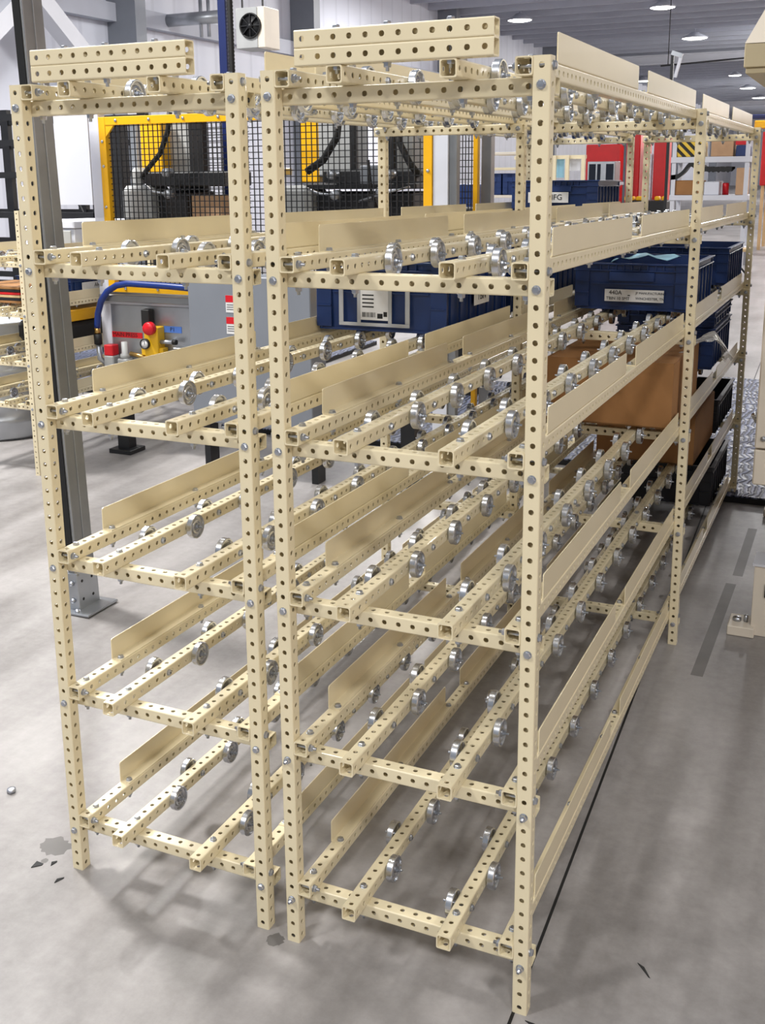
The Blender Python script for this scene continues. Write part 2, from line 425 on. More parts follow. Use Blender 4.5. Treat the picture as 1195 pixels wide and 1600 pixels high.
# ------------------------------------------------------------------ the racks
TILT = math.atan(1/61.2)
def make_rack(label, X0, Y0, W, sx, wheel_pat, frames, near_y, H=60, levels=(0, 11, 22, 33, 44, 55), flat=(0,), stop=True, nuts=(), guides=((4.75, 24.3), (33.2, 26.6), (65.3, 24), (93.6, 26)), length=125, every=8, name='flow_rack', xs=(1, 5, 12, 16)):
    root = thing(name, label, 'rack', (X0, Y0, 0))
    X = lambda i: i*sx
    far_b = G(); far_w = G(); nb = nw = 0
    def add_bolt(parent, loc, rot, L=2, individual=True):
        nonlocal nb
        if individual and nb < 95:
            link('bolt', BOLT2 if L == 2 else BOLT1, parent, loc, rot); nb += 1
        else:
            pm = Matrix.Identity(4)
            if parent is not root:
                pm = Matrix.Translation(parent.location/U) @ parent.rotation_euler.to_matrix().to_4x4()
            bolt_geo(far_b, L if L == 2 else 1.07, pm @ Matrix.Translation(Vector(loc)) @ Euler(rot).to_matrix().to_4x4())
    # posts
    for fi, (fy, dirn) in enumerate(frames):
        for side, px_ in (('l', 0), ('r', W)):
            p = link('post', tubeme(H, 'post'), root, (X(px_), fy, .5), (PI/2, 0, 0))
            for li, h in enumerate(levels):
                drop = 0 if h in flat else round(fy/61.2)
                hb = h+1+drop
                # bolt through the post face into the cross beam; nut side out on some
                y = hb  # position down the tube
                nutside = (fi == 0 and (side, h) in nuts) or dirn < 0
                zz = H-1-hb
                near = fi == 0
                if dirn > 0 and not nutside: add_bolt(p, (0, zz, .5), (0, 0, 0), 2, near)
                elif dirn > 0: add_bolt(p, (0, zz, -1.5), (PI, 0, 0), 2, near)
                else: add_bolt(p, (0, zz, 1.5+.0), (0, 0, 0), 2, near) if False else add_bolt(p, (0, zz, -.5), (PI, 0, 0), 2, near)
    # cross beams
    for fi, (fy, dirn) in enumerate(frames):
        for h in levels:
            drop = 0 if h in flat else round(fy/61.2)
            b = link('cross_beam', tubeme(W+1, 'cross_beam'), root, (X(0), fy+dirn, H-.5-h-1-drop), (0, 0, -PI/2))
            b.scale = (1, sx, 1)
    # rails with their wheels and guides
    for h in levels:
        tilt = 0 if h in flat else TILT
        for xi in xs:
            outer = xi in (xs[0], xs[-1])
            y0 = 0 if outer else -1
            n = length if outer else length+1
            zc = H-.5-h
            r = link('rail', tubeme(n, 'rail'), root, (X(xi), y0*math.cos(tilt), zc - y0*math.sin(tilt)), (-tilt, 0, 0))
            for (fy, dirn) in frames:
                add_bolt(r, (0, fy+dirn-y0, .5), (0, 0, 0), 2, fy == 0)
            if outer:
                s = -1 if xi == xs[0] else 1
                for (fy, dirn) in frames:
                    # through the post side: head on the post's outer face
                    add_bolt(r, (s*1.5, fy-y0, 0), (0, s*PI/2, 0), 2, fy == 0)
                for gi, (gy, gl) in enumerate(guides):
                    gd = link('side_guide', guideme(gl, s), r, (0, gy-y0, .5))
                    ks = [.45, gl/2, gl-.45]
                    for ki, k in enumerate(ks):
                        add_bolt(r, (-.1*s, gy-y0+round(k+gy)-gy if False else gy-y0+k, .57), (0, 0, 0), 1, gi == 0 and ki == 0)
            else:
                a = wheel_pat.get((h, xi), 9)
                ys = []
                y = a
                while y < length-2: ys.append((y, 1)); y += every
                y = a-4 if a-4 > 2.5 else a+4
                while y < length-2: ys.append((y, -1)); y += every
                for (y, s) in sorted(ys):
                    if y < near_y and nw < 98:
                        link('roller_wheel', WR if s > 0 else WL, r, (0, y-y0, 0)); nw += 1
                    else:
                        pm = Matrix.Translation(r.location/U) @ r.rotation_euler.to_matrix().to_4x4()
                        wheel_geo(far_w, s, pm @ Matrix.Translation((0, y-y0, 0)), 18)
    if stop:
        for k in (0, 1):
            t = link('stop_tube', tubeme(12, 'stop_tube'), root, (X(3), -1.1, H+.5+k), (0, 0, -PI/2))
        for xi in xs[1:-1]: add_bolt(root, (X(xi), -1.1, H+2), (0, 0, 0), 2, True)
        add_bolt(root, (X(8.2), -1.1, H+2), (0, 0, 0), 2, True)
    if far_w.n:
        o = part('roller_wheels', far_w, root); o['kind'] = 'stuff'
    if far_b.n:
        o = part('bolts', far_b, root); o['kind'] = 'stuff'
    return root
FR = [(0, 1), (61.2, 1), (123.5, -1)]
patR = {(0, 5): 9, (0, 12): 5, (11, 5): 5, (11, 12): 5.5, (22, 5): 9.2, (22, 12): 9, (33, 5): 9, (33, 12): 9, (44, 5): 9.3, (44, 12): 7.4, (55, 5): 4.4, (55, 12): 6.6}
rackR = make_rack('right-hand cream perforated-tube flow rack with steel wheels, the 440A tote and cardboard boxes', -16.8, 0, 17, 16.8/17, patR, FR, 34,
                  nuts=(('l', 44), ('l', 55), ('r', 44), ('r', 55)))
patL = {(0, 5): 5, (0, 12): 9, (11, 5): 9.6, (11, 12): 9, (22, 5): 9.5, (22, 12): 9.6, (33, 5): 9.7, (33, 12): 9.6, (44, 5): 9.5, (44, 12): 8.8, (55, 5): 5.4, (55, 12): 4.7}
rackL = make_rack('left-hand cream perforated-tube flow rack, the large one nearest the grey column', -36.5, .31, 17, 1, patL,
                  [(0, 1), (61.2, -1), (123.5, -1)], 34)
patB = {(h, x): 7 for h in (0, 8, 17, 26, 34) for x in (5, 12)}
rackB = make_rack('distant cream flow rack at the left edge, in front of the metal drum', -135.4, 89, 17, 1, patB,
                  [(0, 1), (61.2, 1)], 3, H=48, levels=(8, 17, 26, 34), flat=(), stop=False, guides=((2, 26), (31, 26)), length=63)

# ------------------------------------------------------------------ room shell
g = G(); g.box(-350, 700, -900, 3300, -3, 0, M['floor']); struct('floor', g)
g = G(); g.box(-350, 700, 250, 3300, 200, 204, M['deck']); struct('ceiling', g)
g = G(); g.box(-356, -350, -100, 3300, 0, 200, M['wallsheet']); struct('wall_left', g)
g = G(); g.box(-350, 700, 3300, 3306, 0, 200, M['wallsheet']); struct('wall_far', g)
g = G(); g.box(300, 306, -500, 3300, 0, 200, M['bouncewall']); struct('bounce_wall_right', g)  # unseen wall, added to bounce warm light onto the right-hand rack faces
g = G()
y = 330
k = 0
while y < 3280:
    g.box(-350, 700, y, y+3, 192, 200, M['joist'])
    y += 42
struct('trim_1', g)
# white roof beams running across the hall
for yy in (1370, 2450):
    g = G(); g.box(-330, 700, yy, yy+10, 180, 181.5, M['whitesteel']); g.box(-330, 700, yy+4, yy+6, 181.5, 190, M['whitesteel']); g.box(-330, 700, yy, yy+10, 190, 191.5, M['whitesteel'])
    struct('trim_2' if yy == 1370 else 'trim_3', g)
# girts and columns of the left wall
g = G(); g.box(-350, -344, 100, 3200, 131, 140, M['joist']); struct('trim_4', g)
g = G()
for yy in (250, 420, 620, 900, 1250, 1700, 2200, 2800):
    g.box(-350, -332, yy, yy+9, 0, 200, M['greysteel'])
struct('trim_5', g)
g = G()
for (a, b) in (((30, 0), (0, 0)),):
    g.bar((-330, 255, 70), (-330, 425, 200), 8, 8, M['whitesteel'])
    g.bar((-330, 425, 70), (-330, 255, 200), 8, 8, M['whitesteel'])
struct('trim_6', g)
# floor joint
a = at(795, 1600, Z=0); b = at(1160, 640, Z=0)
g = G(); d = (b-a); e = b + d*1.2; s0 = a - d*.15
g.bar((s0[0], s0[1], .0), (e[0], e[1], .0), .22, .03, M['rubber']); struct('trim_7', g)
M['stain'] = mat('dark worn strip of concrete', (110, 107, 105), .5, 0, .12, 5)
g = G()
for (p_, q_) in (((1176, 826), (1152, 900)), ((1142, 912), (1088, 1056))):
    a = at(p_[0], p_[1], Z=0); b = at(q_[0], q_[1], Z=0); g.bar((a[0], a[1], 0), (b[0], b[1], 0), 1.3, .012, M['stain'])
struct('trim_8', g)
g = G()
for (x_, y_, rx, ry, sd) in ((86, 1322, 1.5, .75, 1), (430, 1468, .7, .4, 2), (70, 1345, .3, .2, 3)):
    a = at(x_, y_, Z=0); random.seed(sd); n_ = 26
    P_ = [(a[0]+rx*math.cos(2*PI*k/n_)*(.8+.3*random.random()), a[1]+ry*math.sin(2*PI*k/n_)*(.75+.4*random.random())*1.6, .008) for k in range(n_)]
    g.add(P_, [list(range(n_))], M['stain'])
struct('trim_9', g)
random.seed(11)
# ------------------------------------------------------------------ ceiling lamps
for i, (x, y, lab) in enumerate(((812, 32, 'lit high bay lamp nearest above the right rack, left of the tall cream guide'),
                  (1035, 12, 'lit high bay lamp at the top edge, highest in the photo'),
                  (1085, 60, 'lit high bay lamp just above the left part of the white roof beam'),
                  (1003, 127, 'lit high bay lamp showing between the first two cream guides'),
                  (1168, 138, 'lit high bay lamp under the beige machine hood at the right'),
                  (1187, 153, 'lit high bay lamp at the right edge, lowest of the row'),
                  (1120, 92, 'faint lit ceiling lamp below the white roof beam'),
                  (1148, 118, 'faint lit ceiling lamp above the thin black line'))):
    w = at(x, y, Z=186)
    d = np.linalg.norm(w-CC); r = d/F*(18 if i < 3 else 11 if i < 6 else 9)
    t = thing('high_bay_lamp', lab, 'ceiling lamp', (w[0], w[1], 186), 0, 'high bay lamps on the ceiling')
    g = G(); g.lathe([(r, 0), (r*1.03, 1), (r*.5, 4), (r*.3, 6), (.6, 6), (.6, 14)], M['joist'], 20); part('housing', g, t)
    g = G(); g.lathe([(0, -1.2), (r*.7, -.8), (r*.96, 0)], M['lamp'], 20); part('lens', g, t)

# ------------------------------------------------------------------ grey column
t = thing('steel_column', 'tall grey metal column with a black strip, bolted to the floor behind the left rack', 'column', (-69.9, 44.6, 0))
t.rotation_euler = (0, -math.radians(1.45), 0)
g = G(); g.box(-1.35, 0, -3.6, 0, 1.2, 140, M['alu'], .08); g.box(-.04, .06, -1.75, -1.6, 5, 140, M['galv']); g.box(-.04, .08, -3.55, -3.35, 5, 140, M['galv']); part('column', g, t)
g = G(); g.box(-1.2, -.2, -3.72, -3.58, 5.5, 140, M['rubber']); part('cover_strip', g, t)
g = G(); g.box(-1.55, .2, -3.8, .2, .25, 5.2, M['galv'], .1)
for (yy, zz) in ((-2.9, 1.6), (-1, 1.6), (-2.9, 4), (-1, 4)):
    g.lathe([(.2, 0), (.2, .03)], M['rubber'], 12, M4=Matrix.Translation((.19, yy, zz)) @ Matrix.Rotation(PI/2, 4, 'Y'))
for (xx, zz) in ((-.4, 1.6), (-.4, 3.9)):
    g.lathe([(.32, 0), (.32, .2), (.2, .45), (0, .46)], M['bolt'], 8, M4=Matrix.Translation((xx-.2, -3.8, zz)) @ Matrix.Rotation(PI/2, 4, 'X'))
part('bracket', g, t)
g = G(); g.box(-3.4, 2.4, -4.9, 1.0, .1, .38, M['galv'], .05)
g.lathe([(.36, .3), (.36, .33)], M['rubber'], 14, M4=Matrix.Translation((2.0, .2, 0)))
g.lathe([(.4, .3), (.4, .55), (.2, .8), (0, .8)], M['bolt'], 8, M4=Matrix.Translation((0.3, -4.4, 0)))
part('base_plate', g, t)

# ------------------------------------------------------------------ totes, boxes
def tote_parts(w, l, h, mt, label=None, card=False):
    g = G(); th = .22; tp = .25
    # tapered walls
    def wall(x0, y0, x1, y1, nx, ny):
        V = [(x0*1+nx*(-tp), y0+ny*(-tp), 0), (x1+nx*(-tp), y1+ny*(-tp), 0), (x1, y1, h), (x0, y0, h)]
        V2 = [(v[0]-nx*th, v[1]-ny*th, v[2]) for v in V]
        g.add(V+V2, [[0, 1, 2, 3], [7, 6, 5, 4], [0, 4, 5, 1], [1, 5, 6, 2], [2, 6, 7, 3], [3, 7, 4, 0]], mt)
    wall(0, 0, w, 0, 0, -1); wall(w, 0, w, l, 1, 0); wall(w, l, 0, l, 0, 1); wall(0, l, 0, 0, -1, 0)
    g.box(.1, w-.1, .1, l-.1, 0, .25, mt)
    # rims: two flanges
    for (z, o, t) in ((h-.2, .35, .2), (h-.95, .28, .14)):
        g.box(-o, w+o, -o, .02, z, z+t, mt, .03); g.box(-o, w+o, l-.02, l+o, z, z+t, mt, .03)
        g.box(-o, .02, 0, l, z, z+t, mt, .03); g.box(w-.02, w+o, 0, l, z, z+t, mt, .03)
    # corner columns and ribs
    for cx in (0, w-1.6):
        g.box(cx-(.12 if cx == 0 else -.0), cx+1.6+(0 if cx == 0 else .12), -.14, 0.1, .3, h-.2, mt, .03)
        g.box(cx-(.12 if cx == 0 else -.0), cx+1.6+(0 if cx == 0 else .12), l-.1, l+.14, .3, h-.2, mt, .03)
        for zz in (h*.35, h*.6):
            g.box(cx, cx+1.6, -.3, -.1, zz, zz+.1, mt)
    n = 7
    for k in range(n):
        y = 1+k*(l-2)/(n-1)
        g.box(w-.05, w+.2, y-.08, y+.08, .4, h-.9, mt); g.box(-.2, .05, y-.08, y+.08, .4, h-.9, mt)
    for k in range(9):
        x = w*.22+k*w*.56/8
        g.box(x-.05, x+.05, -.3, 0, h-.8, h-.25, mt)
    # arched handle web on the front
    g.box(1.8, w-1.8, -.2, 0, h*.55, h*.55+.12, mt)
    g.box(w*.3, w*.7, -.24, 0, h*.62, h*.82, mt, .05)
    return g
TM = {}
def tote(label, X, Y, Z, w=13.4, l=19.6, h=6, mt='tote', rz=0, tilt=TILT, group=None, cat='storage bin', name='plastic_tote'):
    t = thing(name, label, cat, (X, Y, Z), rz, group)
    t.rotation_euler = (-tilt, 0, rz)
    key = (w, l, h, mt)
    if key not in TM: TM[key] = tote_parts(w, l, h, M[mt]).mesh('tote_body')
    link('body', TM[key], t)
    return t
def surf(h, Y): return 59.5-h-(0 if h == 0 else Y/61.2)+1.0
fr = (PI/2, 0, 0)
# big tote in the left rack with a clear label pocket
t = tote('near blue tote with a clear label pocket on its front, in the left rack', -35.6, 42, surf(22, 42), w=14.4, h=7.2, group='blue totes on the racks')
g = G(); w = 14.4
for b in ((2.6, 10.6, .55, .9), (2.6, 10.6, 5.3, 5.8), (2.6, 3.1, .9, 5.3), (10.1, 10.6, .9, 5.3), (4.7, 5.1, .9, 5.3), (8.2, 8.6, .9, 5.3)):
    g.box(b[0], b[1], -.36, -.24, b[2], b[3], M['clearplastic'], .03)
part('label_pocket', g, t)
g = G(); g.box(5.1, 8.2, -.33, -.28, 1.2, 4.3, M['label'])
for k in range(13):
    g.box(5.3+k*.12, 5.3+k*.12+random.choice((.04, .07)), -.35, -.32, 1.5, 2.0, M['ink'])
for z in (2.5, 2.9, 3.3, 3.7): g.box(5.3, 6.6, -.35, -.32, z, z+.14, M['ink'])
g.box(7, 7.6, -.35, -.32, 1.4, 1.9, M['ink']); g.box(7.7, 8.1, -.35, -.32, 1.6, 2.1, M['ink'])
part('paper_label', g, t)
g = G(); g.box(w+.21, w+.25, 8, 13, 2.2, 4.0, M['label']); lb = part('side_label', g, t)
text('lettering', 'TBIN', 1.3, M['ink'], lb, (w+.27, 10.5, 3.1), (PI/2, 0, PI/2))
for k, (Y, lb_) in enumerate(((63.5, 'blue tote right behind the one with the clear label pocket'), (84, 'blue tote third in the left rack row, mostly hidden by cream guides'), (104, 'blue tote last in the left rack row on that shelf'))):
    tote(lb_, -35, Y, surf(22, Y), w=13.9, l=18.6, h=7.2, group='blue totes on the racks')
# tote high in the left rack far bay
t = tote('blue tote labelled JB MFG, far back on the second shelf', -34.6, 108, surf(11, 108), w=13.4, l=15.5, h=4.6, group='blue totes on the racks')
g = G(); g.box(2.6, 9, -.36, -.3, 1.2, 2.8, M['label']); lb = part('paper_label', g, t)
text('lettering', 'JB MFG', 1.2, M['ink'], lb, (6.2, -.38, 2), fr)
# totes in the second bay of the right rack, third shelf
t = tote('blue tote with the white 440A label and a light blue sheet on top', -15.2, 71.6, surf(22, 71.6), h=5.6, group='blue totes on the racks')
g = G(); g.box(3.6, 10.6, -.36, -.3, 1.05, 2.5, M['label']); lb = part('paper_label', g, t)
text('lettering', '440A', .72, M['ink'], lb, (4.1, -.38, 2.1), fr, 'LEFT'); text('lettering', 'TBIN 10 SMT', .5, M['ink'], lb, (3.8, -.38, 1.4), fr, 'LEFT')
text('lettering', 'JF MANUFACTURING', .38, M['ink'], lb, (7.3, -.38, 2.1), fr, 'LEFT'); text('lettering', 'WINCHESTER, TN', .42, M['ink'], lb, (7.3, -.38, 1.45), fr, 'LEFT')
text('lettering', '-', 1.2, M['ink'], lb, (6.5, -.38, 1.9), fr)
g = G()
V = []; nn = 8
for i in range(nn):
    for j in range(4):
        x = i/(nn-1)*8; yv = j/3*5
        V.append((x, yv-.12*x, .35*math.sin(x*.55)+.25*math.sin(x*1.7+j)+.12*x))
Fc = [[i*4+j, (i+1)*4+j, (i+1)*4+j+1, i*4+j+1] for i in range(nn-1) for j in range(3)]
g.add(V, Fc, M['lightblue'], True)
V2 = [(v[0], v[1], v[2]-.06) for v in V]
g.add(V2, [f[::-1] for f in Fc], M['lightblue'], True)
solo('paper_sheet', g, 'crumpled light blue sheet lying across the top of the 440A tote', 'paper', (-11.5, 73.5, surf(22, 71.6)+5.55))
tote('blue tote at the far end of the third shelf behind the 440A tote', -15.2, 110.5, surf(22, 112), h=5.6, group='blue totes on the racks')
# stacked totes on the fourth shelf
t0 = surf(33, 100)
tote('taller blue tote at the rear of the fourth shelf, lower of the stacked pair', -15.2, 98, surf(33, 98), h=5.9, group='blue totes on the racks')
tote('upper blue tote of the stacked pair at the rear of the fourth shelf', -15.2, 98, surf(33, 98)+6.0, h=2.3, group='blue totes on the racks')
def carton(label, X, Y, Z, w, l, h, mt='card', tilt=TILT, flaps=True, group=None):
    t = thing('cardboard_box', label, 'box', (X, Y, Z), 0, group); t.rotation_euler = (-tilt, 0, 0)
    g = G(); th = .15
    g.box(0, w, 0, th, 0, h, M[mt]); g.box(0, w, l-th, l, 0, h, M[mt]); g.box(0, th, th, l-th, 0, h, M[mt]); g.box(w-th, w, th, l-th, 0, h, M[mt])
    g.box(0, w, 0, l, 0, th, M[mt]); part('carton', g, t)
    if flaps:
        g = G(); g.box(.05, w-.05, .05, l/2-.05, h, h+th, M[mt]); part('flap', g, t)
        g = G(); g.box(.05, w-.05, l/2+.05, l-.05, h, h+th, M[mt]); part('flap', g, t)
    return t
carton('large brown cardboard box on the fourth shelf under the bubble wrap', -14.6, 56.5, surf(33, 56), 13.8, 19, 7.0)
carton('brown cardboard box on the fifth shelf below the large box', -14.9, 85, surf(44, 86), 13, 20, 6.6)
tote('black plastic bin on the fifth shelf behind the cardboard box', -14.9, 106, surf(44, 106), h=5.2, mt='darktote', group='black bins low in the rack', cat='storage bin', name='plastic_bin')
tote('black plastic bin on the lowest shelf at the rear of the rack', -14.9, 104, surf(55, 104), h=6.2, mt='darktote', group='black bins low in the rack', name='plastic_bin')
# bubble wrap
base = []
for (x, y, Y) in ((925, 592, 60), (965, 588, 60), (1000, 583, 61), (1035, 575, 62), (1060, 558, 64), (1082, 545, 67), (1100, 531, 70), (1118, 527, 73), (1134, 543, 76), (1146, 566, 78)): base.append(at(x, y, Y=Y))
g = G(); V = []; n2 = 14; sub = 4; prof = []
for i in range(len(base)-1):
    for k in range(sub): prof.append(base[i]*(1-k/sub)+base[i+1]*k/sub)
prof.append(base[-1]); n1 = len(prof)
for i, p_ in enumerate(prof):
    for j in range(n2):
        v = j/(n2-1)
        V.append((p_[0]-2.0*v*(i/n1), p_[1]+9*v, p_[2]+.35*math.sin(i*.9+v*5)*.5+.3*math.sin(v*9+i*.4)-1.4*v*v*(i/n1)))
Fc = [[i*n2+j, (i+1)*n2+j, (i+1)*n2+j+1, i*n2+j+1] for i in range(n1-1) for j in range(n2-1)]
g.add(V, Fc, M['bubble'], True)
solo('bubble_wrap', g, 'crumpled clear bubble wrap spilling over the large cardboard box', 'packaging')

# ------------------------------------------------------------------ guarded press cell behind the racks
YF = 108
def fx(x, y, Y=YF): return at(x, y, Y=Y)
cell = thing('guarded_press', 'yellow framed machine guard with black wire mesh around a grey and black press', 'machine', (-114.8, YF, 0))
O = np.array([-114.8, YF, 0])
Wc = 66.5; zt = 64.4; zb = 32
def fr_box(name, x0, x1, z0, z1, mt='yellow', y0=0, y1=1.4, screws=()):
    g = G(); g.box(x0, x1, y0, y1, z0, z1, M[mt], .06)
    for (sx_, sz_) in screws: g.lathe([(.3, 0), (.3, .1), (.18, .2), (0, .22)], M['bolt'], 10, M4=Matrix.Translation((sx_, y0, sz_)) @ Matrix.Rotation(PI/2, 4, 'X'))
    return part(name, g, cell)
fr_box('guard_frame', 0, 1.5, zb, zt, screws=((.7, 60), (.7, 55.5), (.7, 48)))
fr_box('guard_frame', 1.5, Wc-1.5, zt-1.5, zt, screws=[(4+k*7.4, zt-.7) for k in range(9)])
fr_box('guard_frame', Wc-1.5, Wc, zb, zt, screws=((Wc-.7, 54), (Wc-.7, 44)))
fr_box('guard_frame', 1.5, Wc-1.5, zb, zb+1.6, screws=[(4+k*7.4, zb+.8) for k in range(9)])
g = G(); g.add([(1.5, .1, zt-1.5), (3.4, .1, zt-1.5), (1.5, .1, zt-3.6), (1.5, .6, zt-1.5), (3.4, .6, zt-1.5), (1.5, .6, zt-3.6)], [[0, 1, 2], [5, 4, 3], [0, 3, 4, 1], [1, 4, 5, 2], [2, 5, 3, 0]], M['yellow'])
part('gusset', g, cell)
g = G(); r_ = .075
x = 2.2
while x < Wc-1.6: g.box(x-r_, x+r_, .7, .85, zb+1.6, zt-1.5, M['blacksteel']); x += 1.05
z = zb+2.4
while z < zt-1.6: g.box(1.5, Wc-1.5, .85, 1.0, z-r_, z+r_, M['blacksteel']); z += 1.05
part('wire_mesh', g, cell)
# second mesh layer at the rear left of the cell
g = G(); x = 1
while x < 12: g.box(x-r_, x+r_, 34, 34.2, zb, zt, M['blacksteel']); x += 1.05
z = zb
while z < zt: g.box(0, 12, 34.2, 34.4, z-r_, z+r_, M['blacksteel']); z += 1.05
part('rear_mesh', g, cell)
# white posts beside the frame
g = G(); g.box(-2.4, -.1, .2, 2.2, 6, zt+2, M['white'], .08); part('side_post', g, cell)
g = G(); g.box(Wc+.1, Wc+2.7, .2, 2.4, 6, zt+2, M['white'], .08); part('side_post', g, cell)
g = G(); g.box(Wc+2.75, Wc+4.1, .6, 2.0, 6, zt+2, M['alu'], .08); part('side_post', g, cell)
# lower steel panel with ledge
g = G(); g.box(-1.6, 24, .4, 2, 12, 29.6, M['galv'], .1); g.box(-1.6, 24, -.2, 2, 29.7, 30.3, M['whitesteel'], .05); g.box(-1.6, 24, -1.2, 3, 30.3, 31.6, M['alu'], .1)
part('base_panel', g, cell)
# grey cabinet
cab = thing('electrical_cabinet', 'plain grey electrical cabinet with red warning stickers under the press guard', 'cabinet', (-92, 101, 0))
g = G(); g.box(0, 24.5, 0, 5.6, 10, 36.5, M['greysteel'], .15); part('body', g, cab)
for (zz, mt2) in ((33.2, 0), (29.4, 0)):
    w1 = at(352, 455, Y=101)[0]+92
    g = G(); g.box(w1, w1+2.6, -.05, 0, zz-3, zz, M['label']); g.box(w1, w1+2.6, -.08, -.04, zz-1.2, zz, M['redplastic'])
    for q in range(3): g.box(w1+.2, w1+2.3, -.08, -.04, zz-1.7-q*.4, zz-1.6-q*.4, M['ink'])
    part('warning_sticker', g, cab)
g = G()
for xx in (.8, 23):
    g = G(); g.box(xx, xx+1.2, 2, 5, 0.02, 10, M['blacksteel']); part('leg', g, cab)
# feet
for (xx, yy) in ((1.0, 1.2), (62, 1.2)):
    g = G(); g.box(xx-1.3, xx+1.3, yy-1, yy+1.4, .8, 12, M['blacksteel']); g.box(xx-2.6, xx+2.6, yy-2.4, yy+2.6, 0.01, .9, M['blacksteel'], .1)
    part('foot', g, cell)
# valves on the panel
def onp(x, y, Y=YF+.4): w = at(x, y, Y=Y)-O; return (w[0], w[1], w[2])
g = G()
c = onp(240, 528, YF-1)
g.box(c[0]-1.5, c[0]+1.6, -2, .4, c[2]-3.6, c[2]+2.2, M['valveyellow'], .15); g.box(c[0]-2.6, c[0]+2.4, -1.6, .2, c[2]-3.4, c[2]-1.8, M['valveyellow'], .15)
vb = part('valve_body', g, cell)
g = G(); c2 = onp(231, 514, YF-3); g.lathe([(0, .6), (1.1, .6), (1.25, .3), (1.25, -.5), (.5, -1.4)], M['redplastic'], 20, M4=Matrix.Translation((c2[0], -2.6, c2[2])) @ Matrix.Rotation(PI/2, 4, 'X')); part('shutoff_knob', g, cell)
g = G(); c2 = onp(229, 500, YF-1); g.box(c2[0]-.9, c2[0]+.9, -1.5, .2, c2[2]-1.2, c2[2]+2, M['rubber'], .1); part('solenoid', g, cell)
g = G(); c2 = onp(228, 537, YF-2); g.lathe([(0, .15), (.85, .15), (.85, .3), (1.0, .3), (1.0, -.5), (0, -.5)], M['rubber'], 20, M4=Matrix.Translation((c2[0], -2.3, c2[2])) @ Matrix.Rotation(PI/2, 4, 'X')); g.lathe([(0, .17), (.8, .17), (.8, .1)], M['label'], 20, M4=Matrix.Translation((c2[0], -2.32, c2[2])) @ Matrix.Rotation(PI/2, 4, 'X'))
g.box(c2[0]-.04, c2[0]+.04, -2.56, -2.52, c2[2]-.1, c2[2]+.6, M['ink']); part('pressure_gauge', g, cell)
for (px_, py_, mt2, hh) in ((175, 553, 'red', 1), (196, 558, 'grey', 1)):
    c2 = onp(px_, py_, YF-1); g = G()
    g.box(c2[0]-1.15, c2[0]+1.15, -2.2, 0, c2[2]-3.4, c2[2]-.2, M['robotgrey'], .2)
    g.lathe([(.9, -6.4), (1.0, -6), (1.0, -3.4)], M['clearplastic'], 16, M4=Matrix.Translation((c2[0], -1.1, c2[2])))
    rg = part('air_filter', g, cell)
    g = G()
    if mt2 == 'red': g.box(c2[0]-1.05, c2[0]+1.05, -2.1, -.1, c2[2]-.2, c2[2]+1.9, M['redplastic'], .15)
    else: g.lathe([(1.0, -.2), (.9, .6), (.6, .8), (.6, 3.0), (0, 3.0)], M['robotgrey'], 16, M4=Matrix.Translation((c2[0], -1.1, c2[2])))
    part('knob', g, rg)
g = G(); c2 = onp(212, 553, YF-1); g.tube([(c2[0]-1.2, -1, c2[2]), (c2[0]+2.6, -1, c2[2]-.6)], .45, M['brass'], 10); part('pipe_fitting', g, cell)
g = G(); c2 = onp(262, 535, YF-1); g.tube([(c2[0]-2.2, -1, c2[2]), (c2[0]+1.2, -1, c2[2]+.1)], .4, M['galv'], 10); g.tube([(c2[0]+1.2, -1, c2[2]+.1), (c2[0]+2, -1, c2[2]+.1)], .5, M['rubber'], 10); part('pipe_fitting', g, cell)
g = G(); c2 = onp(300, 545, YF-2); g.box(c2[0]-4, c2[0]+4, -2.4, .4, c2[2]-2.4, c2[2], M['alu'], .1); g.box(c2[0]-3.9, c2[0]-1.6, -2.5, -2.3, c2[2]-1.9, c2[2]-.7, M['rubber']); g.lathe([(.6, 0), (.6, .8), (.3, 1.6), (0, 1.7)], M['robotgrey'], 12, M4=Matrix.Translation((c2[0]+1.2, -1, c2[2]))); g.lathe([(.5, 0), (.5, 1.2), (0, 1.3)], M['rubber'], 12, M4=Matrix.Translation((c2[0]+2.6, -1, c2[2]+.6))); part('valve_manifold', g, cell)
c2 = onp(196, 523); g = G(); g.box(c2[0]-4, c2[0]+4, .3, .42, c2[2]-.55, c2[2]+.55, M['redplastic']); lb = part('red_tape_label', g, cell); text('lettering', 'MAIN PRESS', 1.1, M['ink'], lb, (c2[0], .28, c2[2]), fr)
c2 = onp(270, 515); g = G(); g.box(c2[0]-2.0, c2[0]+2.0, .3, .42, c2[2]-.6, c2[2]+.6, M['bluetape']); lb = part('blue_tape_label', g, cell); text('lettering', 'P1', 1.1, M['ink'], lb, (c2[0], .28, c2[2]), fr)
g = G(); P = [onp(152, 512, YF-2), onp(153, 490, YF-2), onp(158, 470, YF-2), onp(168, 455, YF-2), onp(182, 446, YF-2), onp(200, 443, YF-2), onp(260, 447, YF-2), onp(325, 453, YF-2)]
Q = []
for i in range(len(P)-1):
    for k in range(4): Q.append(tuple(P[i][a]*(1-k/4)+P[i+1][a]*k/4 for a in range(3)))
Q.append(P[-1]); g.tube(Q, .62, M['bluehose'], 12); part('blue_hose', g, cell)
g = G(); p0 = onp(152, 512, YF-2); g.tube([p0, (p0[0], p0[1], p0[2]-1.2)], .6, M['brass'], 10); g.tube([(p0[0], p0[1], p0[2]-1.2), (p0[0], p0[1], p0[2]-3.2)], .8, M['rubber'], 10); g.tube([(p0[0], p0[1], p0[2]-3.2), (p0[0]+.2, p0[1], p0[2]-6), (p0[0]+1.2, p0[1]+.6, p0[2]-7)], .55, M['galv'], 10); part('hose_coupling', g, cell)
